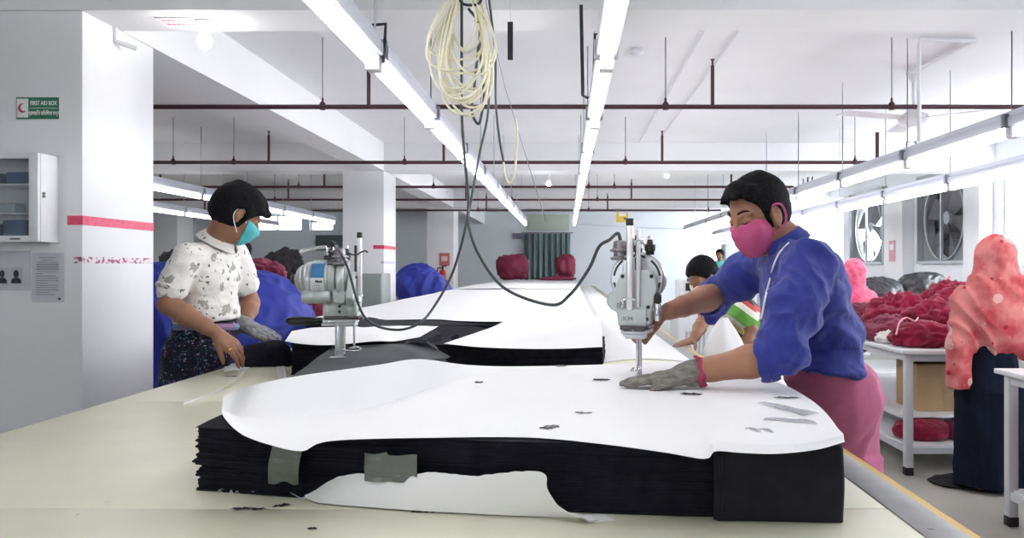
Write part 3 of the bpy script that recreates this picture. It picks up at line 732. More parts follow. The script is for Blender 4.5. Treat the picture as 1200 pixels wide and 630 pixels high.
papersheet([WH(334,400,zb+.004),WH(362,404,zb+.006),WH(395,404,zb+.001),WH(440,400,zb+.014),WH(462,400,zb+.002),WH(492,395,zb+.008)],
           [WH(342,388,zb+.012),WH(368,384,zb+.002),WH(400,383,zb+.002),(-.95,4.27,zb+.002),(-.80,4.27,zb+.002),(-.66,4.2,zb+.004)],40,20,
           lambda u,v,p:.0015*nz(p,7)+.002,'white paper on the black stack behind the left cutting machine')
# --- right middle stack with curling paper
sc_z = 1.0; lz = 1.03
SCo = [(-.605,3.66),(.165,3.66),(.20,4.1),(.12,4.42),(-.55,4.42),(-.62,4.0)]
stack(SCo, T0, sc_z, 12, 5.5, 'low wide black stack at the middle of the table, under curling white paper')
papersheet([WH(520,403,sc_z+.003),WH(560,407,sc_z+.003),WH(610,409,sc_z+.004),WH(660,409,sc_z+.004),WH(706,407,sc_z+.006)],
           [WH(577,384,lz+.016),(-.28,4.74,lz+.034),(-.12,4.80,lz+.036),(.04,4.84,lz+.036),(.20,4.84,lz+.030)],50,30,
           lambda u,v,p: .003+.105*max(0,(u-.40)/.60)**1.1*(min(1,v/.10)**.9 if v<.10 else max(0,1-(v-.10)/.9)**1.0),'white paper curling up at the right on the middle black stack')
# --- the long papered lay behind
lz = 1.03
LO = [(-1.52,4.75),(-1.05,4.52),(-.40,4.50),(.10,4.62),(.17,6.0),(.19,12),(.22,18.6),(-1.50,18.6)]
stack(LO, T0, lz, 10, 9.2, 'very long black fabric lay reaching to the far end of the table', step=.08)
papersheet([(-1.53,4.95,lz+.012),(-1.10,4.80,lz+.004),(-.78,4.88,lz+.003),(-.62,4.72,lz+.003),(-.30,4.52,lz+.012),(.0,4.56,lz+.02),(.17,4.64,lz+.02)],
           [(-1.50,11,lz+.02),(-1.2,11,lz+.018),(-.9,11,lz+.02),(-.6,11,lz+.024),(-.3,11,lz+.02),(.0,11,lz+.018),(.2,11,lz+.016)],40,70,
           lambda u,v,p:.012*max(0,nz(p,1.3,4))+.004,'long white marker paper covering the near half of the long lay')
papersheet([(-1.53,11.0,lz+.03),(-1.2,10.9,lz+.034),(-.7,10.9,lz+.036),(-.2,10.9,lz+.03),(.21,11.0,lz+.026)],
           [(-1.45,18.8,lz+.01),(-1.1,18.8,lz+.03),(-.6,18.8,lz+.03),(-.1,18.8,lz+.02),(.22,18.8,lz+.01)],30,60,
           lambda u,v,p:.014*max(0,nz(p,1.1,9))+.012*math.sin(math.pi*v),'far white marker paper at the end of the long lay')
# black wedge of loose fabric to the left of the middle stack
def wedge(P, label, z=.02):
    Fr, Bk = P; Fr = spline(Fr,5); Bk = spline(Bk,5)
    def f(u,v):
        p = along(Fr,u).lerp(along(Bk,u),v); p.z += .004*nz(p,12); return p
    return tag(MB().grid(f,26,14,z).build('black_cloth', BLACK), label, 'cloth')
wedge(([WH(490,404,.985),WH(508,404,.975),WH(522,402,.985),WH(535,397,1.0)],[WH(492,380,1.035),WH(520,381,1.04),WH(550,382,1.042),WH(574,384.5,1.042)]),'pointed black cloth wedge left of the middle stack')
wedge(([WH(415,387,1.036),WH(430,389,1.036),WH(445,388,1.036),WH(470,385,1.036)],[WH(420,374,1.05),WH(432,371,1.06),WH(446,374,1.05),WH(470,377,1.04)]),'small black cloth bunch right of the left cutting machine')
# white paper laid along the right side of the table
papersheet([WH(812,424,TZ+.002),WH(755,420,TZ+.003),WH(700,425,TZ+.002)][::-1],[(.20,17.5,TZ+.004),(.38,17.5,TZ+.004),(.55,17.5,TZ+.004)],16,80,lambda u,v,p:.004*max(0,nz(p,2,3))+.001,'white paper strip on the bare table right of the long lay')
# --- scraps
def scrap(px, py, z, w, h, label, m, seed=1, ang=0):
    c = WH(px,py,z); b = MB(); k = math.cos(ang), math.sin(ang)
    def f(u,v):
        x = (u-.5)*w*(1+.9*noise.noise(Vector((v*5,seed,0)))); y = (v-.5)*h*(1+1.6*noise.noise(Vector((u*6,seed,3))))*(1-(2*u-1)**2*.3)+.5*h*noise.noise(Vector((u*3,seed,7)))
        return (c.x+x*k[0]-y*k[1], c.y+x*k[1]+y*k[0], z+.0012+.004*abs(noise.noise(Vector((u*4,v*4,seed)))))
    return tag(b.grid(f,14,8,.0008).build('fabric_scrap', m), label, 'scrap')
GREY = mat('grey_scrap', (.22,.22,.24), .8, col2=(.10,.10,.12), scale=60)
DKS = mat('dark_scrap', (.025,.025,.03), .85)
PZ0 = PT+.001
scrap(377,493,PZ0,.045,.030,'grey fabric scrap near the left curl of the front paper',GREY,1,.2)
scrap(645,501,PZ0,.035,.022,'grey crumpled scrap at the middle front edge of the paper',GREY,2,.7)
scrap(684,484,PZ0,.030,.008,'thin grey sliver on the front paper below the cutting machine',GREY,3)
scrap(700,445,PZ0,.022,.020,'left one of two dark specks on the paper left of the cutting machine',DKS,4)
scrap(709,445,PZ0,.020,.018,'right one of two dark specks on the paper left of the cutting machine',DKS,5)
scrap(561,448,PZ0,.020,.016,'tiny dark speck on the front paper beside the fold',DKS,6)
scrap(657,429,PZ0,.030,.02,'dark speck at the back edge of the front paper',GREY,7)
scrap(811,462,PZ0,.040,.016,'dark sliver beside the gloved wrist',DKS,8)
scrap(922,466,PZ0,.05,.012,'thin grey sliver near the pink skirt on the front paper',GREY,9)
scrap(899,517,PZ0+.002,.032,.028,'black oval scrap at the right front corner of the front paper',DKS,10)
scrap(210,598,TZ,.001,.001,'',DKS) if False else None
scrap(291,596.5,TZ,.050,.010,'longer black thread scrap on the cream table in front of the stack',DKS,11,.05)
scrap(330,592.5,TZ,.025,.010,'short black thread scrap on the cream table left of the torn paper',DKS,12,.5)
scrap(366,619.5,TZ,.012,.006,'tiny black speck on the cream table close to the camera',DKS,13)
scrap(318,576,TZ,.022,.016,'black fluff at the foot of the front stack',DKS,14)
scrap(500,600,TZ,.05,.006,'thin black thread lying under the torn paper edge',DKS,15)
scrap(270,441,TZ,.05,.012,'grey sliver of paper on the cream table under the left man',GREY,16)
FLF = mat('white_fluff', (.75,.75,.74), .8)
b = MB()
random.seed(4)
for i in range(26):
    c = WH(258+random.random()*42, 574+random.random()*6, TZ); d = Vector((random.uniform(-.02,.02),random.uniform(-.01,.01),0)); b.tube(spline([c+Vector((0,0,.002)),c+d*.5+Vector((0,0,.007)),c+d+Vector((0,0,.002))],4),.0007,5)
tag(b.build('thread_fluff', FLF),'tangle of white thread ends at the front left foot of the stack','thread',kind='stuff')
# transparent plastic offcuts on the paper
PL = mat('clear_plastic', (.66,.66,.68), .12, alpha=.45, spec=.9)
def quad(P, label, m=PL, nm='plastic_offcut', cat='offcut', n=8, t=.0006, wav=.002):
    b = MB(); P = [Vector(p) for p in P]
    b.grid(lambda u,v:(P[0].lerp(P[1],u)).lerp(P[3].lerp(P[2],u),v)+Vector((0,0,wav*abs(math.sin(u*6+v*3)))),n,n,t); return tag(b.build(nm,m),label,cat)
z = PT+.003
quad([WH(888,471,z),WH(940,487,z),WH(960,484,z),WH(905,472,z)],'upper clear plastic strip on the paper beside the pink skirt')
quad([WH(893,492,z),WH(960,498,z),WH(950,492,z),WH(900,489,z)],'lower clear plastic strip on the paper beside the pink skirt')
quad([WH(885,523,z+.004),WH(921,523,z+.004),WH(903,503,z+.002),WH(872,501,z+.002)],'clear plastic square at the right front corner of the paper')
# curved paper strip and clear patch on the near left of the table
def stripf(u,v):
    P = spline([WH(215,473,TZ+.002),WH(248,462,TZ+.003),WH(275,448,TZ+.010),WH(287,434,TZ+.028)],6); p = along(P,u); w = .030*math.sin(math.pi*min(1,u*.9+.08)); return p+Vector((0,(v-.5)*w,.008*(v-.5)+.002))
tag(MB().grid(stripf,24,5,.001).build('paper_strip',PAPER),'curled white paper strip on the cream table in front of the left man','paper strip')
quad([WH(262,436,TZ+.002),WH(293,432,TZ+.002),WH(290,424,TZ+.002),WH(264,427,TZ+.002)],'white paper slip on the cream table below the left hand',PAPER,'paper_slip','paper')
quad([WH(325,446,TZ+.002),WH(336,446,TZ+.002),WH(334,404,TZ+.002),WH(322,408,TZ+.002)],'narrow white paper strip at the left end of the stack behind the left machine',PAPER,'paper_slip','paper')
# ================================================================= straight knife cutting machines
MG = mat('machine_grey_enamel', (.50,.54,.53), .35, .25, col2=(.45,.49,.48), scale=8)
MS = mat('machine_silver', (.60,.62,.64), .3, .55)
CHR = mat('bright_chrome', (.72,.72,.73), .16, .95)
PINKSH = mat('polished_tube', (.80,.78,.79), .3, .5)
BAK = mat('black_bakelite', (.012,.012,.013), .35)
BLU = mat('label_blue', (.03,.17,.36), .45); WL_ = mat('label_white', (.70,.72,.74), .45)
def cutter(label):
    t = thing('fabric_cutting_machine', (0,0,0), label, 'cutting machine')
    def P(name, mb, m, par=t, **k): return mb.build(name, m, par, **k)
    # foot
    b = MB(); b.box((-.022,0,.0025),(.066,.030,.004),bev=.0015); b.prism([(.011,-.015),(.011,.015),(.035,.005),(.035,-.005)],(0,0,.0005),(1,0,0),(0,1,0),(0,0,.0035))
    P('base_plate', b, MS)
    # standard and knife
    b = MB(); b.box((-.018,0,.075),(.026,.011,.145),bev=.003); b.box((-.032,0,.075),(.006,.016,.145),bev=.002); P('knife_standard', b, MS)
    b = MB(); b.prism([(-.006,.010),(.003,.016),(.004,.15),(-.006,.15)],(0,.0012,0),(1,0,0),(0,0,1),(0,-.0024,0)); P('knife_blade', b, CHR)
    # presser rod and foot loop
    b = MB(); b.cyl((.034,.006,.035),(.034,.006,.16),.0042,n=10); P('presser_rod', b, CHR)
    lp = [(-.004,-.012,.030),(.03,-.014,.027),(.052,-.010,.028),(.060,.004,.032),(.050,.014,.037),(.034,.012,.038),(.015,.012,.034)]
    P('presser_foot', MB().tube(spline(lp,6),.0032,8), CHR)
    # carriage plate with lever and black handle
    b = MB(); b.box((-.012,0,.140),(.120,.075,.012),bev=.003); b.box((.022,0,.128),(.045,.060,.014),bev=.003); b.box((-.055,-.02,.127),(.05,.02,.008)); b.box((-.02,-.035,.1295),(.10,.006,.006))
    for x in (-.06,-.03,.0,.03): b.cyl((x,-.038,.140),(x,-.043,.140),.0045,n=8)
    P('presser_bracket', b, MS)
    b = MB(); b.box((-.005,0,.1535),(.13,.085,.013),bev=.004); b.box((.045,0,.150),(.05,.06,.010)); P('rubber_gasket', b, mat('dark_oily_metal',(.09,.075,.08),.4,.5))
    b = MB(); b.prism([(.050,-.012),(.085,0),(.050,.012)],(0,.0,.147),(1,0,0),(0,1,0),(0,0,.006)); P('thread_guard', b, MS)
    b = MB(); b.lathe((-.068,.0,.141),(-1,.0,-.01),[(0,.008),(.02,.009),(.045,.011),(.05,.013),(.085,.0165),(.115,.018),(.135,.0165),(.147,.010),(.150,.003)],18); P('handle', b, BAK)
    P('handle_collar', MB().cyl((-.066,0,.141),(-.080,0,.1408),.0125), MS)
    # gear housing: front cover of a characteristic outline
    cov = [(-.046,.135+.022),(.036,.157),(.046,.168),(.048,.200),(.058,.232),(.066,.270),(.062,.300),(.045,.322),(-.018,.325),(-.035,.318),(-.052,.290),(-.060,.268),(-.082,.248),(-.085,.226),(-.072,.208),(-.053,.198),(-.050,.168)]
    b = MB(); b.prism(cov,(.018,0,0),(0,1,0),(0,0,1),(.030,0,0)); o = P('front_cover', b, MG)
    m = o.modifiers.new('round','BEVEL'); m.width = .005; m.segments = 3; m.limit_method = 'ANGLE'
    b = MB(); b.box((.051,-.006,.184),(.010,.084,.050),bev=.004); o2 = P('emblem_plate', b, mat('cover_light_grey',(.54,.58,.57),.4,.2))
    b = MB()   # raised K M mark in a frame
    fx_ = .0565
    for (y,z,w,h) in ((-.018,.1895,.044,.0012),(-.018,.1725,.044,.0012),(-.040,.181,.0012,.018),(.004,.181,.0012,.018)): b.box((fx_,y,z),(.0015,w,h))
    P('emblem_frame', b, MS, par=o2)
    RX = Matrix(((0,0,1),(1,0,0),(0,1,0)))
    text('KM', .017, mat('emblem_grey',(.30,.33,.34),.4,.3), Vector((.0568,-.018,.181)), RX, o2, 'emblem_lettering', ext=.0008, sx=1.25, bold=.0004)
    b = MB(); 
    for y,z in ((-.040,.168),(.030,.168),(.040,.215),(-.036,.305),(.050,.305),(.036,.180)): b.lathe((.047,y,z),(1,0,0),[(0,.0058),(.005,.0058),(.006,.004)],12)
    [P("cover_bolt", MB().lathe((.047,y,z),(1,0,0),[(0,.0058),(.005,.0058),(.006,.004)],12), BAK) for y,z in ((-.040,.168),(.030,.168),(.040,.215),(-.036,.305),(.050,.305),(.036,.180))]
    # lower body
    b = MB(); b.box((-.028,.0,.183),(.094,.070,.052),bev=.005); b.box((-.020,0,.225),(.080,.078,.050),bev=.006); body = P('gear_body', b, MG)
    b = MB(); 
    for z in (.176,.196): b.lathe((-.012,-.0345,z),(0,-1,0),[(0,.0055),(.003,.0055),(.0035,.003)],12)
    P('body_bolt', b, BAK)
    text('K', .016, WL_, Vector((-.058,-.0358,.196)), FRONT, body, 'body_lettering', ext=.0006, bold=.0006)
    text('M', .013, WL_, Vector((-.058,-.0358,.180)), FRONT, body, 'body_lettering', ext=.0006, bold=.0006)
    # sharpener boxes at the side
    b = MB(); b.prism([(-.030,.212),(-.002,.206),(.012,.210),(.014,.252),(.004,.262),(-.026,.262),(-.034,.255)],(0,-.030,0),(1,0,0),(0,0,1),(0,-.034,0)); o = P('sharpener_box', b, MG); m = o.modifiers.new('round','BEVEL'); m.width=.004; m.segments=3; m.limit_method='ANGLE'
    b = MB(); b.prism([(-.006,.209),(.012,.212),(.016,.250),(.003,.258),(-.006,.258)],(0,-.064,0),(1,0,0),(0,0,1),(0,-.006,0)); P('sharpener_cap', b, MG)
    b = MB(); b.box((.030,-.038,.200),(.032,.018,.070),bev=.006); b.box((.022,-.045,.195),(.012,.012,.030),bev=.003); P('lifting_lever_housing', b, MS)
    b = MB(); b.lathe((-.040,-.050,.232),(-1,0,0),[(0,.023),(.002,.0245),(.060,.0245),(.062,.0235),(.064,.0235),(.066,.0245),(.098,.0245),(.104,.020),(.106,.008)],28); P('switch_barrel', b, MG)
    # motor
    b = MB(); zc=.296
    b.lathe((-.018,0,zc),(-1,0,0),[(0,.052),(.004,.066),(.008,.072),(.030,.073),(.033,.070),(.036,.070),(.039,.073),(.092,.073),(.096,.071),(.100,.068)],48); mot = P('motor', b, MG)
    b = MB(); b.lathe((-.118,0,zc),(-1,0,0),[(0,.069),(.012,.067),(.014,.063),(.017,.063),(.019,.064),(.030,.058),(.032,.054),(.035,.054),(.037,.055),(.050,.045),(.056,.036),(.058,.018),(.066,.016)],48); P('motor_end_bell', b, MS, par=mot)
    P('motor_knob', MB().lathe((-.184,0,zc),(-1,0,0),[(0,.020),(.008,.020),(.014,.014),(.015,.004)],16), BAK, par=mot)
    # ventilation ring at the front of the motor
    b = MB(); b.lathe((-.018,0,zc),(1,0,0),[(0,.052),(.001,.078),(.010,.081),(.022,.081),(.028,.076),(.0285,.055)],56); vr = P('vent_ring', b, MS, par=mot)
    b = MB(); N=6
    for k in range(N):
        a0 = math.radians(8+60*k); sg=[]
        for j in range(9): a = a0+math.radians(44)*j/8; sg.append(((.0725)*math.cos(a),(.0725)*math.sin(a)))
        for j in range(8,-1,-1): a = a0+math.radians(44)*j/8; sg.append(((.066)*math.cos(a),(.066)*math.sin(a)))
        m1 = MB(); m1.prism(sg,(.0095,0,zc),(0,1,0),(0,0,1),(.0012,0,0)); m1.build('vent_slot', BAK, vr)
    # label on the barrel of the motor, camera side
    def arc(a0,a1,x0,x1,r,m,nm,par=mot):
        b = MB(); b.grid(lambda u,v:(x0+(x1-x0)*u,-r*math.cos(a0+(a1-a0)*v),zc+r*math.sin(a0+(a1-a0)*v)),4,14,.0006); return b.build(nm,m,par)
    arc(.10,.95,-.110,-.062,.0745,BLU,'blue_label'); arc(-.62,.08,-.110,-.062,.0745,WL_,'rating_plate'); arc(-.80,-.64,-.110,-.062,.0745,mat('label_dark',(.10,.17,.20),.5),'label_band')
    text('Mack', .012, BAK, Vector((-.080,-.0752,zc-.006)), FRONT, mot, 'label_lettering', ext=.0006, bold=.0005)
    b = MB()
    for k in range(3): b.box((-.088,-.0738+.0035*k,zc-.022-.008*k),(.030,.001,.0014))
    P('label_print', b, mat('grey_print',(.3,.3,.35)), par=mot)
    b = MB(); [b.box((-.046,-.070*math.cos(a),zc+.071*math.sin(a)),(.016,.006,.006),rot=Matrix.Rotation(-a,3,'X')) for a in (.9,)]; P('cooling_slot', b, BAK, par=mot)
    b = MB(); b.box((-.024,-.030,zc+.028),(.012,.030,.046),bev=.004); b.box((.0,-.034,zc+.020),(.03,.02,.055),bev=.005); P('oil_cover', b, MS)
    # terminal block with knob, carrying handle
    b = MB(); b.box((-.040,-.012,.378),(.060,.048,.014),bev=.003); b.box((-.040,-.012,.392),(.050,.036,.015),bev=.003); P('terminal_block', b, BAK)
    b = MB(); b.cyl((-.055,-.034,.392),(-.055,-.044,.392),.006,n=10); b.cyl((-.020,-.034,.392),(-.020,-.044,.392),.006,n=10); b.lathe((-.040,-.012,.400),(0,0,1),[(0,.018),(.006,.020),(.010,.016),(.018,.012)],16); P('terminal_screw', b, CHR)
    b = MB(); b.lathe((-.006,-.054,.352),(0,0,1),[(0,.026),(.004,.030),(.008,.030),(.012,.020),(.024,.020),(.027,.031),(.032,.031),(.036,.022),(.056,.020),(.060,.012)],20); P('plug_socket', b, mat('socket_metal',(.30,.28,.30),.35,.7))
    b = MB(); b.tube(spline([(-.062,-.006,.382),(-.064,-.006,.412),(-.078,-.006,.418),(-.12,-.006,.412),(-.158,-.006,.402)],6),.0062,10); b.ball((-.16,-.006,.4015),.009,12,8); P('carrying_handle', b, CHR)
    # upright guide tubes
    b = MB(); b.box((.058,-.012,.330),(.016,.019,.250),bev=.004); P('guide_tube', b, PINKSH)
    P('guide_tube_cap', MB().box((.058,-.012,.463),(.019,.022,.022),bev=.003), BAK)
    b = MB(); b.cyl((.054,.012,.215),(.054,.012,.440),.0065,n=14); b.cyl((.054,.012,.36),(.054,.012,.364),.009,n=14); P('lifting_rod', b, PINKSH)
    b = MB(); b.cyl((.040,.004,.20),(.040,.004,.425),.005,n=10); P('rear_rod', b, mat('dark_oily_metal',(.09,.075,.08)))
    P('rod_hook', MB().tube(spline([(.060,.002,.395),(.062,.006,.408),(.060,.018,.410),(.056,.026,.400)],5),.0028,8), MS)
    b = MB(); b.lathe((.0,.038,.368),(0,0,1),[(0,.012),(.010,.013),(.012,.016),(.030,.016),(.032,.010),(.045,.008)],14); P('rear_knob', b, BAK)
    P('rear_knob_stem', MB().cyl((.0,.038,.41),(.0,.038,.425),.007), PINKSH)
    b = MB(); b.lathe((.040,.066,.175),(0,0,1),[(0,.009),(.012,.011),(.048,.011),(.052,.008)],14); P('grip_release', b, CHR); P('grip_release_cap', MB().lathe((.040,.066,.227),(0,0,1),[(0,.012),(.022,.012),(.028,.008),(.032,.003)],14), BAK)
    b = MB(); b.tube(spline([(.062,-.030,.222),(.066,-.030,.235),(.066,-.012,.240),(.066,.006,.236)],5),.003,8); b.lathe((.060,-.034,.213),(0,0,1),[(0,.006),(.018,.006),(.022,.003)],10); b.lathe((.060,-.046,.213),(0,0,1),[(0,.004),(.014,.004)],10); P('sharpener_trigger', b, CHR)
    b = MB(); b.cyl((.048,-.02,.30),(.075,-.060,.302),.0022,n=8); P('side_lever', b, BAK) if False else None
    return t
M1 = cutter('left cutting machine with blue label standing on charcoal cloth')
M2 = copy_tree(M1); M2['label'] = 'cutting machine held by the man in blue on the front paper'
p1 = WH(404,419,TZ+.108)
M1.location = p1; M1.rotation_euler = (0,0,math.radians(4)); M1.scale = (1.0,)*3
p2 = WH(747,443,PT+.002); M2.location = p2; M2.rotation_euler = (0,0,math.radians(-105)); M2.scale = (.96,.96,.96)
MACH2 = Matrix.Translation(p2) @ Matrix.Rotation(math.radians(-105),4,'Z') @ Matrix.Scale(.96,4)
MACH1 = Matrix.Translation(p1) @ Matrix.Rotation(math.radians(4),4,'Z')
# ----------------------------------------------------------------- cables
CAB_B = mat('black_cable', (.035,.045,.05), .45); CAB_C = mat('cream_cable', (.70,.68,.52), .5)
def cable(pts, r, label, m=CAB_B, per=8, n=8, cat='cable', nm='power_cable', grp=None):
    return tag(MB().tube(spline(pts,per),r,n).build(nm,m), label, cat, grp)
s1 = MACH1 @ Vector((-.030,-.012,.418)); s2 = MACH2 @ Vector((-.006,-.054,.412))
tie = Vector(W(547,20,2.9))
cable([W(541,-30,2.9),W(541,60,2.9),W(541,130,2.9),W(545,190,2.9),W(549,232,2.9),W(549,262,2.88),W(562,300,2.82),W(592,338,2.75),W(645,357,2.65),W(668,345,2.6),W(690,315,2.52),W(702,289,2.45),W(714,281,2.42),s2+Vector((-.008,0,.020)),s2+Vector((0,0,.006)),s2+Vector((0,0,-.01))],.0052,'black cable looping from the ceiling coil down to the machine of the man in blue')
cable([W(574,60,3.0),W(572,130,3.0),W(562,180,3.0),W(550,245,2.95),W(541,285,2.95),W(528,325,3.0),W(508,360,3.0),W(492,378,2.95),W(470,386,2.95),W(445,383,2.95),W(428,372,2.92),W(418,350,2.9),W(408,315,2.88),W(398,294,2.9),s1+Vector((0,0,.006)),s1+Vector((0,0,-.012))],.0046,'black cable hanging from the coil to the left cutting machine')
cable([W(549,10,2.95),W(562,30,2.95),W(560,60,2.95),W(556,100,2.95),W(553,130,2.95),W(560,145,2.95),W(564,135,2.95),W(567,110,2.95),W(563,60,2.98),W(562,10,3.0)],.0052,'thick black cable looped inside the cream coil')
cable([W(572,-10,3.1),W(580,60,3.1),W(581,120,3.1),W(585,160,3.1),W(590,190,3.1)],.0045,'black cable dropping right of the coil to a white joint')
cable([W(590,190,3.1),W(592,206,3.1),W(598,215,3.1),W(603,200,3.1),W(606,170,3.1),W(606,150,3.1),W(604,140,3.1)],.0045,'cream loop of cable hanging below the joint right of the coil',CAB_C)
cable([W(566,-14,2.9),W(589,90,3.0),W(605,145,3.1),W(620,195,3.1),W(640,260,3.4)],.0016,'very thin grey string slanting down right of the coil',ROD,nm='string',cat='string')
cable([s1+Vector((-.03,-.01,.0)),s1+Vector((-.01,-.03,.022)),s1+Vector((.03,-.035,-.005)),s1+Vector((.075,-.03,-.03)),s1+Vector((.11,-.02,-.015)),s1+Vector((.125,-.02,-.02))],.003,'short thin black lead curled on top of the left cutting machine')
# coil of cream cable
random.seed(11)
hk = Vector(W(552,-12,2.85))
loops = [(-46,82,38),(-20,108,32),(-30,96,30),(-12,116,33),(-5,110,28),(4,100,27),(-16,120,30),(-24,78,46),(10,112,24),(2,62,18),(-8,50,14),(12,96,26)]
lab = 'cream cable loop of the big coil hanging from the ceiling'
C0 = (545,-14)
loops += [(-34,70,40),(18,118,26),(-6,126,36),(26,88,30),(-40,104,34),(6,128,30)]
for i,(dx,dy,wd) in enumerate(loops):
    pts = []; N = 22; bx = C0[0]+dx*.5; dd = 2.85+.015*(i%5)-.03
    bot = C0[1]+14+dy+ (8 if i%3 else 0)
    cx_ = 547+dx*.42
    for k in range(N):
        a = 2*math.pi*k/N
        yy = (-12+bot)/2-(bot+12)/2*math.cos(a)
        ww = 1.12*wd*math.sin(a)*(.35+.65*(.5-.5*math.cos(a)))**.8
        off = (cx_-C0[0])*(.5-.5*math.cos(a))
        pts.append(W(C0[0]+off+ww+2*math.sin(3*a+i), yy, dd+.02*math.sin(a+i)))
    tag(MB().tube(spline(pts+[pts[0]],3)[:-1],.0042,7,closed=True).build('cable_loop',CAB_C), lab, 'cable', 'loops of the cream cable coil')
t = tag(MB().tube(spline([W(537,-20,2.83),W(540,2,2.80),W(553,6,2.80),W(563,2,2.83),W(566,-16,2.86)],6),.005,8).build('cable_tie',BLK),'black tie holding the cream coil at the top of the photo','tie')
cable([W(556,24,2.85),W(560,26,2.84),W(566,22,2.84),W(566,14,2.85),W(560,12,2.85)],.0035,'brass coloured ring knotted in the cable coil',mat('brass_ring',(.45,.36,.08),.4,.6),nm='ring',cat='ring')
# ================================================================= people
from mathutils.bvhtree import BVHTree
def surf(o, px, py, off=.002):
    """point on a mesh's surface along the line of sight through a photo position, lifted off it"""
    me = o.data; base = WL[o]
    if 'bvh' not in SURF.setdefault(o.name, {}):
        SURF[o.name]['bvh'] = BVHTree.FromPolygons([v.co+base for v in me.vertices], [p.vertices for p in me.polygons])
    e = Vector((0,0,H)); d = (W(px,py,1.0)-e).normalized(); h = SURF[o.name]['bvh'].ray_cast(e, d)
    return (h[0]+h[1]*off*(1 if h[1].dot(d) < 0 else -1)) if h[0] is not None else None
def onto(o, p, off=.002):
    if 'bvh' not in SURF.setdefault(o.name, {}):
        SURF[o.name]['bvh'] = BVHTree.FromPolygons([v.co+WL[o] for v in o.data.vertices], [q.vertices for q in o.data.polygons])
    h = SURF[o.name]['bvh'].find_nearest(Vector(p)); n = h[1]
    return h[0]+n*off
SURF = {}
def frame(f, roll=0):
    f = Vector(f).normalized(); u = Vector((0,0,1)); u = (u-f*u.dot(f)).normalized(); l = u.cross(f)
    if roll: q = Matrix.Rotation(math.radians(roll),3,f); u = q@u; l = q@l
    M = np.array([[f.x,l.x,u.x],[f.y,l.y,u.y],[f.z,l.z,u.z]])
    return M
def head(S, c, M, s=1.0, ears=True):
    c = np.array(c, float); T = lambda p: c+M@(np.array(p)*s)
    E = lambda p, r, k=.012, sub=False: S.ell(T(p), np.array(r)*s, M, k, sub)
    E((-.014,0,.035),(.096,.075,.086)); E((.026,0,-.018),(.062,.058,.085),.02); E((.032,0,-.074),(.046,.044,.034),.02)
    S.cap(T((.062,-.012,-.094)),T((.062,.012,-.094)),.015*s,k=.018)
    for y in (-1,1):
        E((.058,.036*y,-.028),(.026,.022,.026),.02)
        S.cap(T((.084,.012*y,.030)),T((.070,.048*y,.032)),.009*s,.007*s,k=.012)
        E((.088,.031*y,.010),(.013,.018,.011),.010,True)
        E((.074,.031*y,.009),(.0125,.0145,.0115),.004)
        if ears:
            E((-.004,.076*y,-.004),(.019,.009,.030),.006); E((.003,.085*y,-.001),(.010,.008,.019),.003,True); E((-.001,.079*y,-.010),(.004,.006,.008),.003); E((.002,.074*y,-.028),(.009,.007,.011),.006)
    S.cap(T((.086,0,.016)),T((.108,0,-.022)),.0085*s,.011*s,k=.010)
    for y in (-1,1): S.ell(T((.097,.011*y,-.026)),np.array((.010,.008,.008))*s,M,.006)
    E((.088,0,-.049),(.010,.022,.006),.006); E((.086,0,-.059),(.010,.019,.006),.006)
    return T
def neck(S, T, base, r=.054, s=1.0):
    S.cap(T((-.026,0,-.045)), base, r*s, r*1.12*s, k=.03)
def hand(S, w, d, n, ts, curls, s=1.0, rad=1.0, k=.004, thumb=(.5,.8,-.25), tcurl=.3, spread=.0):
    w = np.array(w,float); d = np.array(d,float); d /= np.linalg.norm(d); n = np.array(n,float); n -= d*(n@d); n /= np.linalg.norm(n)
    sd = np.cross(d,n)*ts
    ln = (.92,1.0,.93,.75); kn_ = (.086,.090,.086,.078); off = (.031,.0105,-.0105,-.030)
    for i in range(4):
        base = w+d*.016*s+sd*off[i]*.55*s; kn = w+d*kn_[i]*s+sd*off[i]*s-n*(.002+.003*abs(off[i]/.03))*s
        S.cap(base,kn,.0150*s*rad,.0110*s*rad,k=.009)
        S.cap(base-n*.008*s,kn-n*.006*s,.0120*s*rad,.0095*s*rad,k=.009)
        cur = kn; a = 0
        for j,L in enumerate((.043,.027,.021)):
            a += curls[i]*(.9 if j == 0 else 1.1 if j == 1 else .8)
            v = d*math.cos(a)-n*math.sin(a)+sd*(spread*(1.5-i)); v /= np.linalg.norm(v)
            nx = cur+v*L*ln[i]*s; S.cap(cur,nx,(.0096,.0088,.0080)[j]*s*rad,(.0088,.0080,.0068)[j]*s*rad,k=k); cur = nx
    t = np.array(thumb,float); b0 = w+d*.018*s+sd*.020*s-n*.006*s
    v = d*t[0]+sd*t[1]+n*t[2]; v /= np.linalg.norm(v); b1 = b0+v*.044*s
    v2 = v*math.cos(tcurl)+(d*.8-n*.5)*math.sin(tcurl); v2 /= np.linalg.norm(v2); b2 = b1+v2*.033*s
    v3 = v2*math.cos(tcurl)+(d*.5-n*.7)*math.sin(tcurl); v3 /= np.linalg.norm(v3); b3 = b2+v3*.026*s
    S.cap(b0,b1,.0150*s*rad,.0120*s*rad,k=.009); S.cap(b1,b2,.0112*s*rad,.0100*s*rad,k=k); S.cap(b2,b3,.0100*s*rad,.0080*s*rad,k=k)
def arm(S, sh, el, wr, s=1.0, k=.012):
    sh,el,wr = [np.array(p,float) for p in (sh,el,wr)]
    S.chain([sh,(sh+el)/2,el],[.050*s,.046*s,.041*s],k); S.chain([el,el*.68+wr*.32,el*.25+wr*.75,wr],[.041*s,.043*s,.032*s,.0275*s],k)
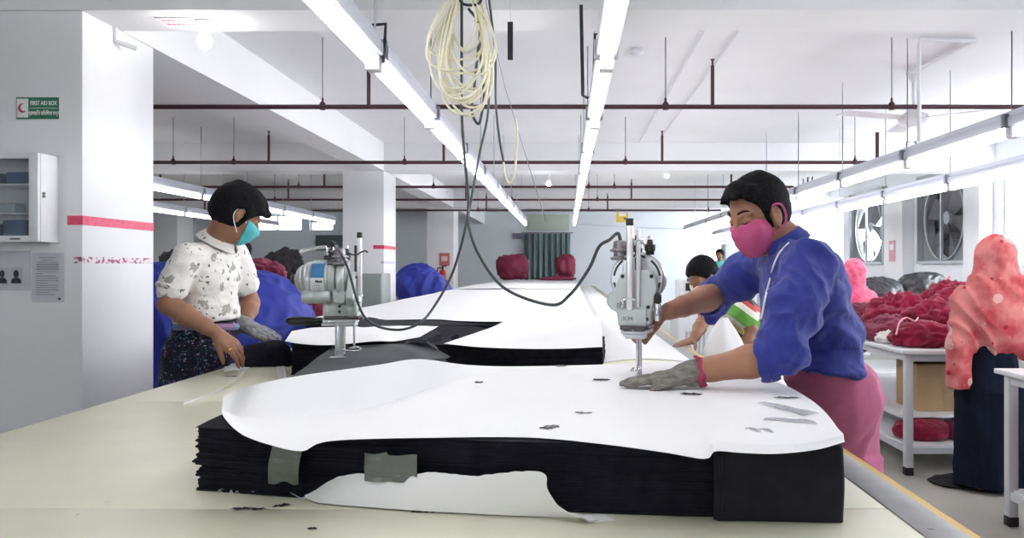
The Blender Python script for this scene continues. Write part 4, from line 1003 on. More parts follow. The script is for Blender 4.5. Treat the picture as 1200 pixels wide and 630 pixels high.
def hair(T, c, M, s, parent, m, lo, hi, h=.0045, fringe=(), low=-.072, grow=.012, face=((.085,0,-.030),(.090,.105,.108)), nape=None):
    S = Solid(lo,hi,h); g = grow
    S.ell(T((-.014,0,.037)),np.array((.096+g,.075+g*.8,.086+g))*s,M,.01); S.ell(T((-.030,0,-.010)),np.array((.076+g,.068+g*.5,.075))*s,M,.02)
    for a,b,ra,rb in fringe: S.cap(T(a),T(b),ra*s,rb*s,k=.012)
    S.ell(T(face[0]),np.array(face[1])*s,M,.004,True)
    for y in (-1,1): S.ell(T((.002,.084*y,-.010)),np.array((.026,.024,.038))*s,M,.004,True)
    S.cut(T((0,0,low)), -M[:,2]+M[:,0]*.35)
    Mi = M.T
    def dsp(p, n):
        q = Mi@(np.array(p)-np.array(c)); return .0030*ridge((q[0]*9,q[1]*30,q[2]*9),3)*s+.0014*noise.noise(Vector((q[0]*120,q[1]*160,q[2]*60)))
    return S.mesh('hair', m, parent, disp=dsp)
HAIR = mat('black_hair', (.006,.006,.007), .6, col2=(.014,.013,.015), scale=140, stretch=(1,.25,1), bump=.5, bscale=200, spec=.04)
SKIN1 = mat('skin_warm_brown', (.38,.185,.112), .5, col2=(.335,.16,.097), scale=12, bump=.08, bscale=150, spec=.35)
SKIN2 = mat('skin_deep_brown', (.28,.135,.080), .5, col2=(.24,.112,.066), scale=12, bump=.08, bscale=150, spec=.35)
for m_ in (SKIN1,SKIN2):
    b_ = m_.node_tree.nodes['Principled BSDF']; b_.inputs['Subsurface Weight'].default_value = .08; b_.inputs['Subsurface Radius'].default_value = (.02,.008,.004)
def folds(amp, a, seed, fine=.3, base=None):
    def f(p, n):
        q = (p[0]*a[0],p[1]*a[1],p[2]*a[2]); w = noise.noise(Vector((p[0]*3,p[1]*3,p[2]*3+seed)))
        v = amp*(ridge((q[0]+w*1.5,q[1]+w,q[2]+w),seed)-.5)+amp*fine*(ridge((q[0]*2.7,q[1]*2.7,q[2]*2.7),seed+5)-.5)
        return v
    return f
# ------------------------------------------------------------ man in blue
BLUE = mat('royal_blue_shirt', (.034,.044,.25), .85, col2=(.029,.038,.215), scale=9, sheen=.15, bump=.9, bscale=11, spec=.2)
PINKL = mat('rose_pink_lungi', (.52,.15,.255), .85, col2=(.46,.125,.22), scale=6, sheen=.1, bump=.5, bscale=12, spec=.15)
PMASK = mat('pink_mask_knit', (.56,.105,.235), .8, col2=(.50,.09,.21), scale=30, bump=.12, bscale=400, spec=.15)
GLOVE = mat('grey_cut_glove', (.36,.345,.31), .8, col2=(.20,.19,.175), scale=36, bump=.9, bscale=130, stretch=(1,2.6,2.6), spec=.15)
MRP = thing('person', (.80,2.43,0), 'man in a royal blue shirt, pink mask and pink lungi leaning over the front stack', 'person')
c = (.568,2.392,1.503); M = frame((-.80,-.44,-.38), roll=0)
S = Solid((.05,1.98,-.01),(1.0,2.90,1.70),.0048)
T = head(S,c,M,.95); neck(S,T,(.655,2.405,1.42))
S.ell((.705,2.40,1.26),(.105,.165,.155),k=.03); S.ell((.755,2.42,1.10),(.10,.135,.15),k=.04); S.ell((.80,2.43,.94),(.105,.15,.12),k=.04)
S.cap((.675,2.235,1.365),(.635,2.56,1.375),.046,k=.04)
SHL,ELL,WRL = (.668,2.22,1.352),(.547,2.085,1.122),(.328,2.143,1.070)
SHR,ELR = (.622,2.57,1.370),(.520,2.715,1.262)
ax = MACH2.to_3x3()@Vector((-1,0,0)); ax.normalize(); g = MACH2@Vector((-.150,0,.1405))
dR = Vector((-.90,-.30,-.20)); dR = (dR-ax*dR.dot(ax)).normalized(); nR = Vector((0,0,1)); nR = (nR-dR*nR.dot(dR)); nR = (nR-ax*nR.dot(ax)).normalized()
WRR = g-dR*.082+nR*.032
arm(S,SHL,ELL,WRL); arm(S,SHR,ELR,WRR)
dL = (-.985,.05,-.10); hand(S,WRL,dL,(0,.0,1),-1,(.05,.04,.05,.07),1.0,.9,thumb=(.9,.32,-.2),spread=-.10)
hand(S,WRR,dR,nR,1 if Vector(dR).cross(nR).dot(ax) < 0 else -1,(.75,.78,.80,.85),1.0,1.0,thumb=(.55,.5,-.6),tcurl=.5)
for y in (2.365,2.495):
    S.chain([(.80,y,.92),(.80,y,.50),(.81,y,.09)],[.062,.048,.036],k=.03); S.cap((.83,y,.035),(.66,y-.01,.025),.034,.026,k=.02)
body = S.mesh('body', SKIN1, MRP)
# hair, brows, lashes
hr = hair(T,c,M,.95,MRP,HAIR,(.42,2.25,1.40),(.72,2.55,1.70),.0042,
     grow=.007,
     fringe=[((.052,.018,.094),(.094,.030,.084),.026,.012),((.056,0,.098),(.100,.008,.084),.026,.012),((.052,-.018,.096),(.094,-.014,.086),.026,.013),((.040,.045,.085),(.072,.050,.062),.024,.012),((.04,-.045,.085),(.072,-.050,.066),.024,.014),((.040,0,.104),(-.05,0,.110),.022,.020),((.025,.066,.03),(.024,.069,.0),.012,.006)],
     face=((.094,0,-.014),(.082,.108,.104)))
def brow(T, y, body, parent, m, s=1.0):
    pts = [onto(body, Vector(T((.082-.35*abs(q-.012),q*y,.030+.006*math.sin((q-.012)*70)))), .001) for q in (.013,.022,.031,.040,.049)]
    MB().tube(pts,[.0022,.0034,.0032,.0028,.0012],8).build('eyebrow', m, parent)
    pts = [onto(body, Vector(T((.090,q*y,.003-.004*math.sin((q-.018)/.026*math.pi)))), .0008) for q in (.018,.024,.031,.038,.044)]
    MB().tube(pts,[.0008,.0018,.0022,.0019,.0009],6).build('eyelashes', m, parent)
for y in (1,-1): brow(T,y,body,MRP,HAIR)
# mask
def mask(T,c,M,s,lo,hi,m,parent,top=(.006,-.004),low=-.128,back=.004,name='face_mask',h=.0035,puff=.007):
    S = Solid(lo,hi,h); p = puff
    E = lambda q, r, k=.02: S.ell(T(q), np.array(r)*s, M, k)
    E((.026,0,-.020),(.062+p,.058+p,.085+p)); E((.032,0,-.074),(.046+p,.044+p,.034+p)); S.cap(T((.060,-.012,-.092)),T((.060,.012,-.092)),(.015+p)*s,k=.025)
    S.cap(T((.080,0,.008)),T((.106,0,-.026)),(.009+p)*s,(.011+p)*s,k=.03); E((.078,0,-.055),(.028,.032,.03),.03)
    for y in (-1,1): E((.058,.036*y,-.028),(.026+p,.022+p,.026+p))
    S.cut(T((.108,0,top[0])), M[:,2]*1.0-M[:,0]*((top[0]-top[1])/.108)*-1*0+M[:,2]*0) if False else S.cut(T((.108,0,top[0])), M[:,2]-M[:,0]*top[1])
    S.cut(T((0,0,low)), -M[:,2]); S.cut(T((back,0,0)), -M[:,0]-M[:,2]*.15)
    return S.mesh(name, m, parent, smooth=1)
mk_ = mask(T,c,M,.95,(.38,2.22,1.33),(.66,2.52,1.60),PMASK,MRP,top=(-.004,-.26),low=-.130,back=.002,puff=.0045)
# ear loops of the mask, both sides
for y in (1,-1):
    b = MB(); pts = [T((.014,.068*y,.020)),T((.0,.083*y,.030)),T((-.020,.089*y,.022)),T((-.027,.089*y,-.005)),T((-.022,.084*y,-.034)),T((.000,.070*y,-.052)),T((.022,.062*y,-.056))]
    b.tube(spline([Vector(p) for p in pts],5),[.0035]*31,8); b.build('ear_loop', PMASK, MRP)
# shirt
S = Solid((.34,1.96,.98),(.96,2.90,1.50),.0065)
S.ell((.705,2.40,1.255),(.122,.190,.165),k=.03); S.ell((.695,2.40,1.340),(.106,.165,.080),k=.03); S.ell((.752,2.42,1.135),(.126,.170,.130),k=.04); S.ell((.742,2.40,1.05),(.130,.175,.07),k=.03)
S.cap((.675,2.230,1.365),(.635,2.565,1.380),.060,k=.03)
e = np.array(ELL); S.chain([SHL,(.607,2.15,1.24),(.553,2.085,1.135)],[.070,.072,.066],k=.03); S.cap((.560,2.085,1.130),(.548,2.085,1.092),.058,.050,k=.02)
S.chain([SHR,(.572,2.64,1.320),(.515,2.712,1.262)],[.068,.066,.056],k=.03); S.cap((.515,2.710,1.262),(.482,2.700,1.248),.053,.052,k=.015); S.cap((.50,2.71,1.245),(.488,2.71,1.185),.036,.030,k=.02)
# open the sleeve mouths so the forearms come out of them
def mouth(p, q, r): S.cap(p,q,r,k=0) if False else None
S.cut((0,0,1.045),(-.22,0,-1)) if False else S.cut((.75,2.42,1.052),(-.12,0,-1))
def shirtfold(p,n):
    w = noise.noise(Vector((p[0]*4,p[1]*4,p[2]*4)))
    near = max(0,1-abs(p[1]-2.13)/.16) if p[1] < 2.3 else 0
    v = .0085*(ridge((p[0]*5+p[2]*6+w*1.2,p[1]*4,p[2]*4-p[0]*8),2)-.5)
    v += .010*(ridge((p[0]*11+w*2,p[1]*9,p[2]*15+p[0]*6),7)-.6)+.004*(ridge((p[0]*24-p[2]*9+w*3,p[1]*20,p[2]*18),12)-.55)
    if p[2] < 1.12: v += .010*(noise.noise(Vector((p[0]*8,p[1]*8,p[2]*26+w))))
    return v
shirt = S.mesh('shirt', BLUE, MRP, disp=shirtfold)
def cuff(c0, axd, r, wid, m, parent, name='rolled_cuff', squash=1.0, wob=3):
    c0 = Vector(c0); a = Vector(axd).normalized(); u = a.orthogonal().normalized(); v = a.cross(u); b = MB(); N=40
    def f(p,q):
        th = 2*math.pi*p; rr = r*(1+.05*noise.noise(Vector((math.cos(th)*1.5,math.sin(th)*1.5,wob)))); ph = 2*math.pi*q
        off = (rr+.006*math.cos(ph))
        return c0+u*math.cos(th)*off+v*math.sin(th)*off*squash+a*(wid/2*math.sin(ph)+.008*noise.noise(Vector((math.cos(th)*2,math.sin(th)*2,q+wob))))
    b.grid(f,N,12); return b.build(name,m,parent)
axL = Vector(WRL)-Vector(ELL); cuff((.520,2.092,1.112),axL,.054,.050,BLUE,MRP); cuff(Vector((.478,2.690,1.243)),Vector(WRR)-Vector(ELR),.050,.055,BLUE,MRP,wob=9)
# collar
b = MB()
def collarf(u,v):
    a = math.radians(-150+300*u); cc = Vector((.648,2.402,1.418)); ax1 = Vector((-.50,0,.86)); 
    p = Vector((math.cos(a),0,0)); f = Vector((-.86,-.0,-.50)); l = Vector((0,1,0))
    rad = .060+.016*v; q = cc-f*math.cos(a)*rad*1.0+l*math.sin(a)*rad+ax1*(.028*(1-v)**.6-.014*v)
    return q
b.grid(collarf,40,8,.004); b.build('collar', BLUE, MRP)
pp = [surf(shirt,x,y,.0025) for x,y in ((925,285),(914,297),(907,312),(903,328),(899,344),(896,360),(893,374))]
pp = [p for p in pp if p is not None]
if len(pp) > 3:
    b = MB(); b.tube(spline(pp,4),.0030,6); b.build('white_piping', mat('white_cord',(.85,.85,.86),.6), MRP)
# lungi
S = Solid((.56,2.18,.09),(1.02,2.66,1.13),.0075)
S.ell((.765,2.42,1.040),(.108,.142,.09),k=.03); S.ell((.812,2.425,.93),(.112,.165,.16),k=.05)
S.chain([(.818,2.43,.95),(.822,2.43,.60),(.825,2.43,.16)],[.114,.116,.113],k=.03,sq=(1,1.25,1))
S.cut((0,0,.13),(0,0,-1)); S.cut((.765,2.42,1.115),(0,0,1))
def lungif(p,n):
    w = noise.noise(Vector((p[0]*3,p[1]*3,p[2]*3)))
    a = .013*(ridge((p[0]*2+w,p[1]*3,p[2]*11-p[0]*9+w),4)-.6) if p[2] > .8 else 0
    return a+.010*(ridge((p[0]*9+w,p[1]*9,p[2]*1.2),6)-.5)+(.004*(ridge((p[0]*6,p[1]*6,p[2]*24-p[0]*22),1)-.5) if p[2] > .85 else 0)
S.mesh('lungi', PINKL, MRP, disp=lungif)
# glove on the left hand
S = Solid((.09,2.05,1.015),(.40,2.24,1.12),.003)
hand(S,WRL,dL,(0,.0,1),-1,(.05,.04,.05,.07),1.0,1.18,k=.008,thumb=(.9,.32,-.2),spread=-.10); S.chain([np.array(WRL)-np.array(dL)*.028,np.array(WRL)-np.array(dL)*.005,np.array(WRL)+np.array(dL)*.02],[.036,.033,.026],k=.012)
S.cut(np.array(WRL)-np.array(dL)*.03,-np.array(dL)); S.cut((0,0,PT+.002),(0,0,-1))
gl = S.mesh('glove', GLOVE, MRP, disp=lambda p,n:.0022*(ridge((p[0]*22,p[1]*46,p[2]*30),3)-.5))
cf = Vector(WRL)-Vector(dL)*.030; cuff(cf,dL,.0345,.022,mat('maroon_glove_cuff',(.36,.04,.10),.8),MRP,'glove_cuff',wob=2)
MB().tube(spline([cf+Vector((-.004,-.01,.036)),cf+Vector((-.02,-.02,.044)),cf+Vector((-.012,-.03,.038))],4),.004,6).build('glove_tab',MATS['maroon_glove_cuff'],gl)
# ------------------------------------------------------------ man on the left
FLW = mat('white_floral_shirt', (.74,.72,.69), .8, col2=(.68,.66,.63), scale=8, sheen=.1, bump=.6, bscale=12, spec=.15)
spots(FLW, [(14,.25,(.34,.32,.29)),(40,.20,(.60,.58,.55)),(28,.19,(.15,.14,.12))], .55)
LUN2 = mat('dark_print_lungi', (.012,.012,.024), .8, spec=.2, bump=.05, bscale=200)
spots(LUN2, [(14,.24,(.09,.06,.20)),(18,.20,(.03,.13,.20)),(19,.16,(.50,.47,.58)),(16,.12,(.25,.05,.20))], 1.8)
LP = thing('person', (-1.66,3.64,0), 'man in a white floral shirt and dark print lungi at the left', 'person')
c2_ = (-1.452,3.585,1.580); M2_ = frame((.72,.42,-.50)); SC2 = 1.0
S = Solid((-1.90,3.22,-.01),(-1.20,4.0,1.76),.0055)
T2 = head(S,c2_,M2_,SC2); neck(S,T2,(-1.555,3.62,1.455),.056,1.05)
S.ell((-1.60,3.64,1.30),(.10,.155,.14),k=.03); S.ell((-1.61,3.65,1.12),(.105,.14,.15),k=.04); S.ell((-1.645,3.66,.95),(.11,.15,.12),k=.04); S.cap((-1.61,3.47,1.400),(-1.56,3.80,1.415),.048,k=.04)
SH,EL,WR = (-1.615,3.455,1.395),(-1.668,3.40,1.195),(-1.478,3.43,1.072)
SH2,EL2,WR2 = (-1.555,3.80,1.40),(-1.50,3.86,1.18),(-1.485,3.74,1.085)
arm(S,SH,EL,WR,1.02); arm(S,SH2,EL2,WR2,1.0)
hd = (.80,.03,-.60); hand(S,WR,hd,(.55,-.45,.70),1,(.28,.34,.42,.50),1.04,1.04,thumb=(.8,.45,-.35),tcurl=.2,spread=.05)
hand(S,WR2,(.92,-.02,-.36),(.25,-.5,.83),-1,(.12,.12,.15,.2),1.0,.92,thumb=(.8,.4,-.3))
for y in (3.56,3.75):
    S.chain([(-1.67,y,.92),(-1.67,y,.50),(-1.68,y,.09)],[.075,.052,.036],k=.03); S.cap((-1.70,y,.035),(-1.54,y-.01,.025),.034,.026,k=.02)
body2 = S.mesh('body', SKIN2, LP)
hair(T2,c2_,M2_,SC2,LP,HAIR,(-1.64,3.42,1.42),(-1.26,3.76,1.78),.0045,grow=.020,low=-.082,
     fringe=[((.050,.02,.095),(.100,.02,.062),.030,.018),((.050,-.02,.095),(.102,-.022,.062),.030,.018),((.03,-.05,.085),(.085,-.052,.045),.028,.014),((.02,0,.110),(-.06,0,.112),.030,.030),((.018,-.073,.040),(.022,-.073,.006),.014,.008)],
     face=((.098,0,-.036),(.080,.110,.098)))
TEAL = mat('teal_surgical_mask', (.05,.36,.40), .6, bump=.15, bscale=300)
mask(T2,c2_,M2_,SC2,(-1.56,3.42,1.36),(-1.22,3.76,1.66),TEAL,LP,top=(-.006,-.10),low=-.118,back=.044,puff=.005)
for y in (1,-1):
    pts=[T2((.042,.062*y,-.018)),T2((.012,.078*y,.020)),T2((-.012,.088*y,.026)),T2((-.024,.087*y,.0)),T2((-.014,.080*y,-.030)),T2((.030,.062*y,-.072))]
    MB().tube(spline([Vector(p) for p in pts],5),.0018,6).build('ear_loop', WHT, LP)
S = Solid((-1.90,3.28,1.04),(-1.34,3.96,1.54),.0065)
S.ell((-1.600,3.63,1.31),(.122,.180,.150),k=.03); S.ell((-1.595,3.63,1.385),(.105,.160,.070),k=.03); S.ell((-1.612,3.64,1.15),(.135,.170,.14),k=.04)
S.cap((-1.605,3.48,1.395),(-1.555,3.79,1.410),.053,k=.03); S.chain([SH,(-1.658,3.415,1.262)],[.057,.062],k=.02); S.chain([SH2,(-1.525,3.83,1.28)],[.068,.072],k=.02)
S.cut((-1.60,3.64,1.108),(.10,0,-1)); 
sh2 = S.mesh('shirt', FLW, LP, disp=folds(.007,(6,6,9),3,.5))
cuff((-1.660,3.412,1.262),Vector(SH)-Vector(EL),.058,.02,FLW,LP,'sleeve_hem',wob=4)
b = MB()
def collar2(u,v):
    a = math.radians(-155+310*u); cc = Vector((-1.548,3.618,1.468)); f = Vector((.86,.2,-.45)).normalized(); ax1 = Vector((.42,.05,.90)).normalized(); l = f.cross(ax1).normalized()
    rad = .064+.030*v; return cc-f*math.cos(a)*rad+l*math.sin(a)*rad+ax1*(.028*(1-v)**.5-.022*v)
b.grid(collar2,40,8,.004); b.build('collar', FLW, LP)
S = Solid((-1.90,3.40,.09),(-1.40,3.93,1.16),.0075)
S.ell((-1.615,3.65,1.07),(.135,.165,.075),k=.03); S.ell((-1.645,3.655,.985),(.140,.175,.10),k=.03)
S.chain([(-1.672,3.66,.93),(-1.680,3.66,.16)],[.138,.128],k=.03,sq=(1,1.3,1)); S.cut((0,0,.13),(0,0,-1)); S.cut((-1.535,3.6,0),(1,0,0)) if False else None
S.ell((-1.42,3.65,.80),(.115,.5,.11),k=.005,sub=True)
S.mesh('lungi', LUN2, LP, disp=folds(.007,(9,9,3),6,.4))
MB().tube(spline([(-1.47,3.62,1.085),(-1.475,3.56,1.088),(-1.52,3.50,1.092),(-1.60,3.47,1.095),(-1.68,3.48,1.094)],5),.015,8).build('lungi_waist_roll', mat('teal_white_print',(.10,.22,.30),.7,col2=(.30,.08,.22),scale=26), LP)
S = Solid((-1.54,3.62,.93),(-1.22,3.86,1.16),.0035)
hand(S,WR2,(.92,-.02,-.36),(.25,-.5,.83),-1,(.12,.12,.15,.2),1.0,1.25,k=.008,thumb=(.8,.4,-.3)); q=np.array((.92,-.02,-.36)); S.chain([np.array(WR2)-q*.03,np.array(WR2),np.array(WR2)+q*.03],[.042,.038,.030],k=.012)
S.mesh('glove', mat('steel_grey_glove',(.30,.30,.31),.7,col2=(.15,.15,.16),scale=50,bump=.7,bscale=200,stretch=(1,2,2)), LP, disp=lambda p,n:.002*(ridge((p[0]*24,p[1]*40,p[2]*30),3)-.5))
a_ = np.array(WR); 
MB().ball(Vector((-1.408,3.398,1.006)),.0085,14,10).build('gold_ring', mat('gold',(.75,.48,.12),.25,.95), LP)
# ------------------------------------------------------------ woman with the coral headscarf
SCARF = mat('coral_scarf', (.44,.065,.075), .9, col2=(.56,.19,.18), scale=7, mix=(.42,.60), sheen=.0, spec=.1, bump=.1, bscale=120)
spots(SCARF, [(12,.20,(.33,.03,.045)),(6.5,.27,(.58,.34,.31)),(19,.13,(.54,.20,.19))], .12)
NAVS = mat('navy_skirt', (.009,.012,.026), .9, col2=(.007,.009,.02), scale=10, spec=.1)
WP = thing('person', (2.60,4.95,0), 'woman seen from behind in a coral flowered headscarf and navy skirt', 'person')
S = Solid((2.10,4.6,-.01),(3.05,5.55,1.56),.011)
cw = (2.608,4.93,1.415); Mw = frame((.12,.97,-.20)); Tw = head(S,cw,Mw,.95); neck(S,Tw,(2.585,4.90,1.26),.05)
S.ell((2.57,4.92,1.08),(.165,.10,.20),k=.04); S.cap((2.40,4.92,1.19),(2.75,4.93,1.19),.045,k=.04); S.ell((2.575,4.92,.82),(.15,.11,.14),k=.05)
for x in (2.50,2.66): S.chain([(x,4.92,.8),(x,4.92,.45),(x,4.93,.09)],[.07,.05,.036],k=.03); S.cap((x,4.90,.035),(x,5.07,.025),.034,.026)
for x,sx in ((2.39,-1),(2.77,1)):
    arm(S,(x,4.93,1.16),(x+.02*sx,4.95,.98),(x-.08*sx,5.02,.92),.85); hand(S,(x-.08*sx,5.02,.92),(-.9*sx,.2,-.1),(0,.5,1),sx,(.2,.2,.2,.25),.8,thumb=(.6,.7,-.1))
S.mesh('body', SKIN1, WP)
S = Solid((2.18,4.60,.56),(3.02,5.26,1.60),.0095)
S.ell((2.608,4.915,1.420),(.114,.130,.132),k=.02); S.ell((2.600,4.90,1.30),(.118,.115,.12),k=.05); S.ell((2.585,4.91,1.10),(.240,.150,.150),k=.09); S.ell((2.60,4.90,1.22),(.16,.12,.10),k=.08); S.ell((2.60,4.91,.98),(.245,.150,.20),k=.06)
S.chain([(2.40,4.88,1.15),(2.355,4.84,.90),(2.345,4.84,.62)],[.085,.075,.062],k=.04,sq=(1,.6,1)); S.cap((2.77,4.92,1.08),(2.80,4.93,.86),.09,.08,k=.05)
S.cut((2.46,4.9,.775),(-.02,0,-1)) if False else None
# hem: high over the skirt, low at the left tail
A = S.all(); hem = .79-.02*np.clip((A[...,0]-2.42)*3,-1,1)-.17*np.clip((2.45-A[...,0])/.05,0,1); S.f = np.maximum(S.f,(hem-A[...,2]).astype(np.float32)*.9); del A
def scarff(p,n):
    w = noise.noise(Vector((p[0]*3,p[1]*3,p[2]*3)))
    v = (.022 if p[2]<1.3 else .012*max(.25,(1.5-p[2])/.2))*(ridge((p[0]*6+(p[2]-1.2)*5+w*1.5,p[1]*3,p[2]*1.8),4)-.5)+.006*(ridge((p[0]*16-(p[2])*9+w*2,p[1]*6,p[2]*5),8)-.5)
    return v
S.mesh('headscarf', SCARF, WP, disp=scarff)
S = Solid((2.22,4.66,.0),(2.98,5.2,1.0),.011)
S.chain([(2.575,4.93,.93),(2.575,4.93,.60),(2.575,4.93,.02)],[.150,.185,.205],k=.03,sq=(1,.85,1)); S.cut((0,0,.03),(0,0,-1))
S.mesh('skirt', NAVS, WP, disp=folds(.014,(8,6,.8),5,.4))
# ------------------------------------------------------------ bending worker in the striped shirt
STR = mat('striped_shirt', (.7,.7,.7), .8)
nt = STR.node_tree; n_ = nt.nodes; tc = n_.new('ShaderNodeTexCoord'); mp = n_.new('ShaderNodeMapping'); mp.inputs['Rotation'].default_value = (.3,.9,.4); sx_ = n_.new('ShaderNodeSeparateXYZ'); mm = n_.new('ShaderNodeMath'); mm.operation='MULTIPLY'; mm.inputs[1].default_value = 4.6
fr_ = n_.new('ShaderNodeMath'); fr_.operation='FRACT'; rp = n_.new('ShaderNodeValToRGB'); rp.color_ramp.interpolation='CONSTANT'
cols = [(0,(.12,.34,.05)),(.18,(.70,.68,.60)),(.34,(.50,.05,.04)),(.45,(.03,.03,.03)),(.55,(.62,.45,.12)),(.68,(.70,.68,.60)),(.84,(.16,.40,.08))]
rp.color_ramp.elements[0].color = (*cols[0][1],1); rp.color_ramp.elements[1].position = cols[1][0]; rp.color_ramp.elements[1].color = (*cols[1][1],1)
for p_,c_ in cols[2:]: e_ = rp.color_ramp.elements.new(p_); e_.color = (*c_,1)
nt.links.new(tc.outputs['Object'],mp.inputs['Vector']); nt.links.new(mp.outputs['Vector'],sx_.inputs[0]); nt.links.new(sx_.outputs['X'],mm.inputs[0]); nt.links.new(mm.outputs[0],fr_.inputs[0]); nt.links.new(fr_.outputs[0],rp.inputs[0]); nt.links.new(rp.outputs[0],n_['Principled BSDF'].inputs['Base Color'])
SP = thing('person', (1.25,5.4,0), 'worker in a striped green and red shirt bending behind the man in blue', 'person')
cs_ = (.842,4.98,1.285); Ms = frame((-.66,-.50,-.56)); S = Solid((.56,4.5,-.01),(1.55,5.75,1.45),.009)
Ts = head(S,cs_,Ms,1.0); neck(S,Ts,(.97,5.10,1.20)); S.chain([(1.02,5.14,1.12),(1.14,5.28,1.0),(1.25,5.40,.88)],[.12,.12,.12],k=.04)
S.cap((.90,5.00,1.13),(1.10,5.05,1.12),.045,k=.04)
arm(S,(.915,4.98,1.11),(.815,4.84,1.02),(.735,4.66,.935),.95); hand(S,(.735,4.66,.935),(-.75,-.5,-.12),(0,0,1),-1,(.1,.1,.1,.1),.95)
arm(S,(1.10,5.06,1.11),(1.145,4.98,.95),(1.05,4.92,.80),.95); hand(S,(1.05,4.92,.80),(-.5,-.3,-.8),(0,-1,.2),1,(.3,.3,.3,.3),.95)
for q in ((1.22,5.45),(1.33,5.33)): S.chain([(1.27,5.40,.85),(q[0]-.03,q[1],.48),(q[0],q[1],.09)],[.08,.055,.038],k=.03); S.cap((q[0],q[1],.035),(q[0]-.13,q[1]-.09,.025),.034,.026)
S.mesh('body', SKIN2, SP)
hair(Ts,cs_,Ms,1.0,SP,HAIR,(.64,4.78,1.12),(1.06,5.2,1.46),.007,grow=.014,fringe=[((.055,0,.095),(.10,0,.06),.028,.018)])
mask(Ts,cs_,Ms,1.0,(.64,4.76,1.08),(1.0,5.2,1.40),mat('cream_mask',(.62,.56,.46),.7),SP,top=(-.004,-.10),back=.03,h=.006)
S = Solid((.75,4.80,.80),(1.46,5.62,1.30),.009)
S.chain([(1.0,5.12,1.12),(1.14,5.28,1.0),(1.25,5.40,.90)],[.145,.145,.14],k=.04); S.cap((.91,4.99,1.12),(1.10,5.06,1.11),.068,k=.04); S.cap((.91,4.98,1.12),(.868,4.925,1.072),.066,.064,k=.02); S.cap((1.10,5.05,1.11),(1.125,5.01,1.03),.066,.064,k=.02); S.cut((1.2,5.36,.86),(.5,.6,-.7))
S.mesh('shirt', STR, SP, disp=folds(.007,(6,6,6),3))
S = Solid((1.05,5.1,.1),(1.55,5.66,1.05),.012); S.chain([(1.25,5.39,.90),(1.26,5.40,.75)],[.145,.13],k=.05)
for q in ((1.22,5.45),(1.33,5.33)): S.chain([(1.26,5.40,.80),(q[0]-.03,q[1],.48),(q[0],q[1],.13)],[.10,.085,.07],k=.03)
S.cut((0,0,.12),(0,0,-1)); S.mesh('trousers', mat('dark_trousers',(.03,.03,.045),.8), SP, disp=folds(.006,(8,8,4),2))
# ------------------------------------------------------------ far standing figure in teal
FP = thing('person', (3.23,17,0), 'distant person in a teal top standing near the far wall', 'person')
S = Solid((2.85,16.7,-.01),(3.6,17.3,1.80),.014); cf_ = (3.225,17.0,1.60); Mf = frame((-.5,-.85,-.12)); Tf = head(S,cf_,Mf,1.0); neck(S,Tf,(3.24,17.02,1.44))
S.ell((3.24,17.02,1.28),(.16,.11,.2),k=.04); S.ell((3.24,17.02,1.0),(.14,.10,.14),k=.04)
for x,sx in ((3.05,-1),(3.43,1)): arm(S,(x,17.02,1.40),(x+.03*sx,17.03,1.14),(x+.02*sx,16.93,.93),1.0); hand(S,(x+.02*sx,16.93,.93),(0,-.3,-1),(sx,0,0),1,(.2,.2,.2,.2),1)
for x in (3.15,3.33): S.chain([(x,17.02,.95),(x,17.02,.5),(x,17.03,.09)],[.08,.055,.038],k=.03); S.cap((x,17.05,.035),(x,16.86,.025),.034,.026)
S.mesh('body', SKIN2, FP); hair(Tf,cf_,Mf,1.0,FP,HAIR,(3.05,16.8,1.48),(3.42,17.2,1.82),.009,grow=.02,fringe=[((.055,0,.095),(.10,0,.06),.025,.016)])
S = Solid((2.9,16.75,.86),(3.6,17.3,1.55),.014); S.ell((3.24,17.02,1.28),(.185,.13,.23),k=.05); S.ell((3.24,17.02,1.02),(.165,.125,.18),k=.05); S.cap((3.06,17.02,1.40),(3.42,17.02,1.40),.07,k=.04)
for x,sx in ((3.05,-1),(3.43,1)): S.cap((x,17.02,1.40),(x+.03*sx,17.03,1.16),.075,.075,k=.03)
S.cut((0,0,.88),(0,0,-1)); S.mesh('teal_top', mat('teal_top',(.10,.42,.40),.8), FP, disp=folds(.006,(6,6,6),2))
S = Solid((2.95,16.8,.05),(3.55,17.25,1.05),.014); S.ell((3.24,17.02,.93),(.16,.12,.1),k=.04)
for x in (3.15,3.33): S.chain([(x,17.02,.9),(x,17.02,.12)],[.10,.07],k=.03)
S.cut((0,0,.11),(0,0,-1)); S.mesh('trousers', MATS['dark_trousers'], FP)
# ------------------------------------------------------------ seated worker with the bright pink scarf
PS = mat('bright_pink_scarf', (.66,.055,.16), .8, col2=(.70,.16,.24), scale=14, sheen=.1)
QP = thing('person', (2.87,8.1,0), 'seated worker with a bright pink headscarf beyond the maroon garments', 'person')
S = Solid((2.45,7.6,-.01),(3.3,8.9,1.50),.014); cq = (2.875,8.1,1.30); Mq = frame((.3,.9,-.3)); Tq = head(S,cq,Mq,.95); neck(S,Tq,(2.87,8.07,1.14),.05)
S.ell((2.87,8.1,.97),(.16,.11,.2),k=.04); S.ell((2.87,8.12,.70),(.16,.14,.12),k=.05); S.cap((2.70,8.1,1.08),(3.04,8.1,1.08),.045,k=.04)
for x,sx in ((2.69,-1),(3.05,1)): arm(S,(x,8.1,1.07),(x+.03*sx,8.2,.86),(x-.02*sx,8.42,.84),.9); hand(S,(x-.02*sx,8.42,.84),(0,1,0),(0,0,1),sx,(.2,.2,.2,.2),.95)
for x in (2.79,2.95): S.chain([(x,8.12,.62),(x,8.50,.52),(x,8.52,.09)],[.085,.06,.038],k=.03); S.cap((x,8.5,.035),(x,8.68,.025),.034,.026)
S.mesh('body', SKIN1, QP)
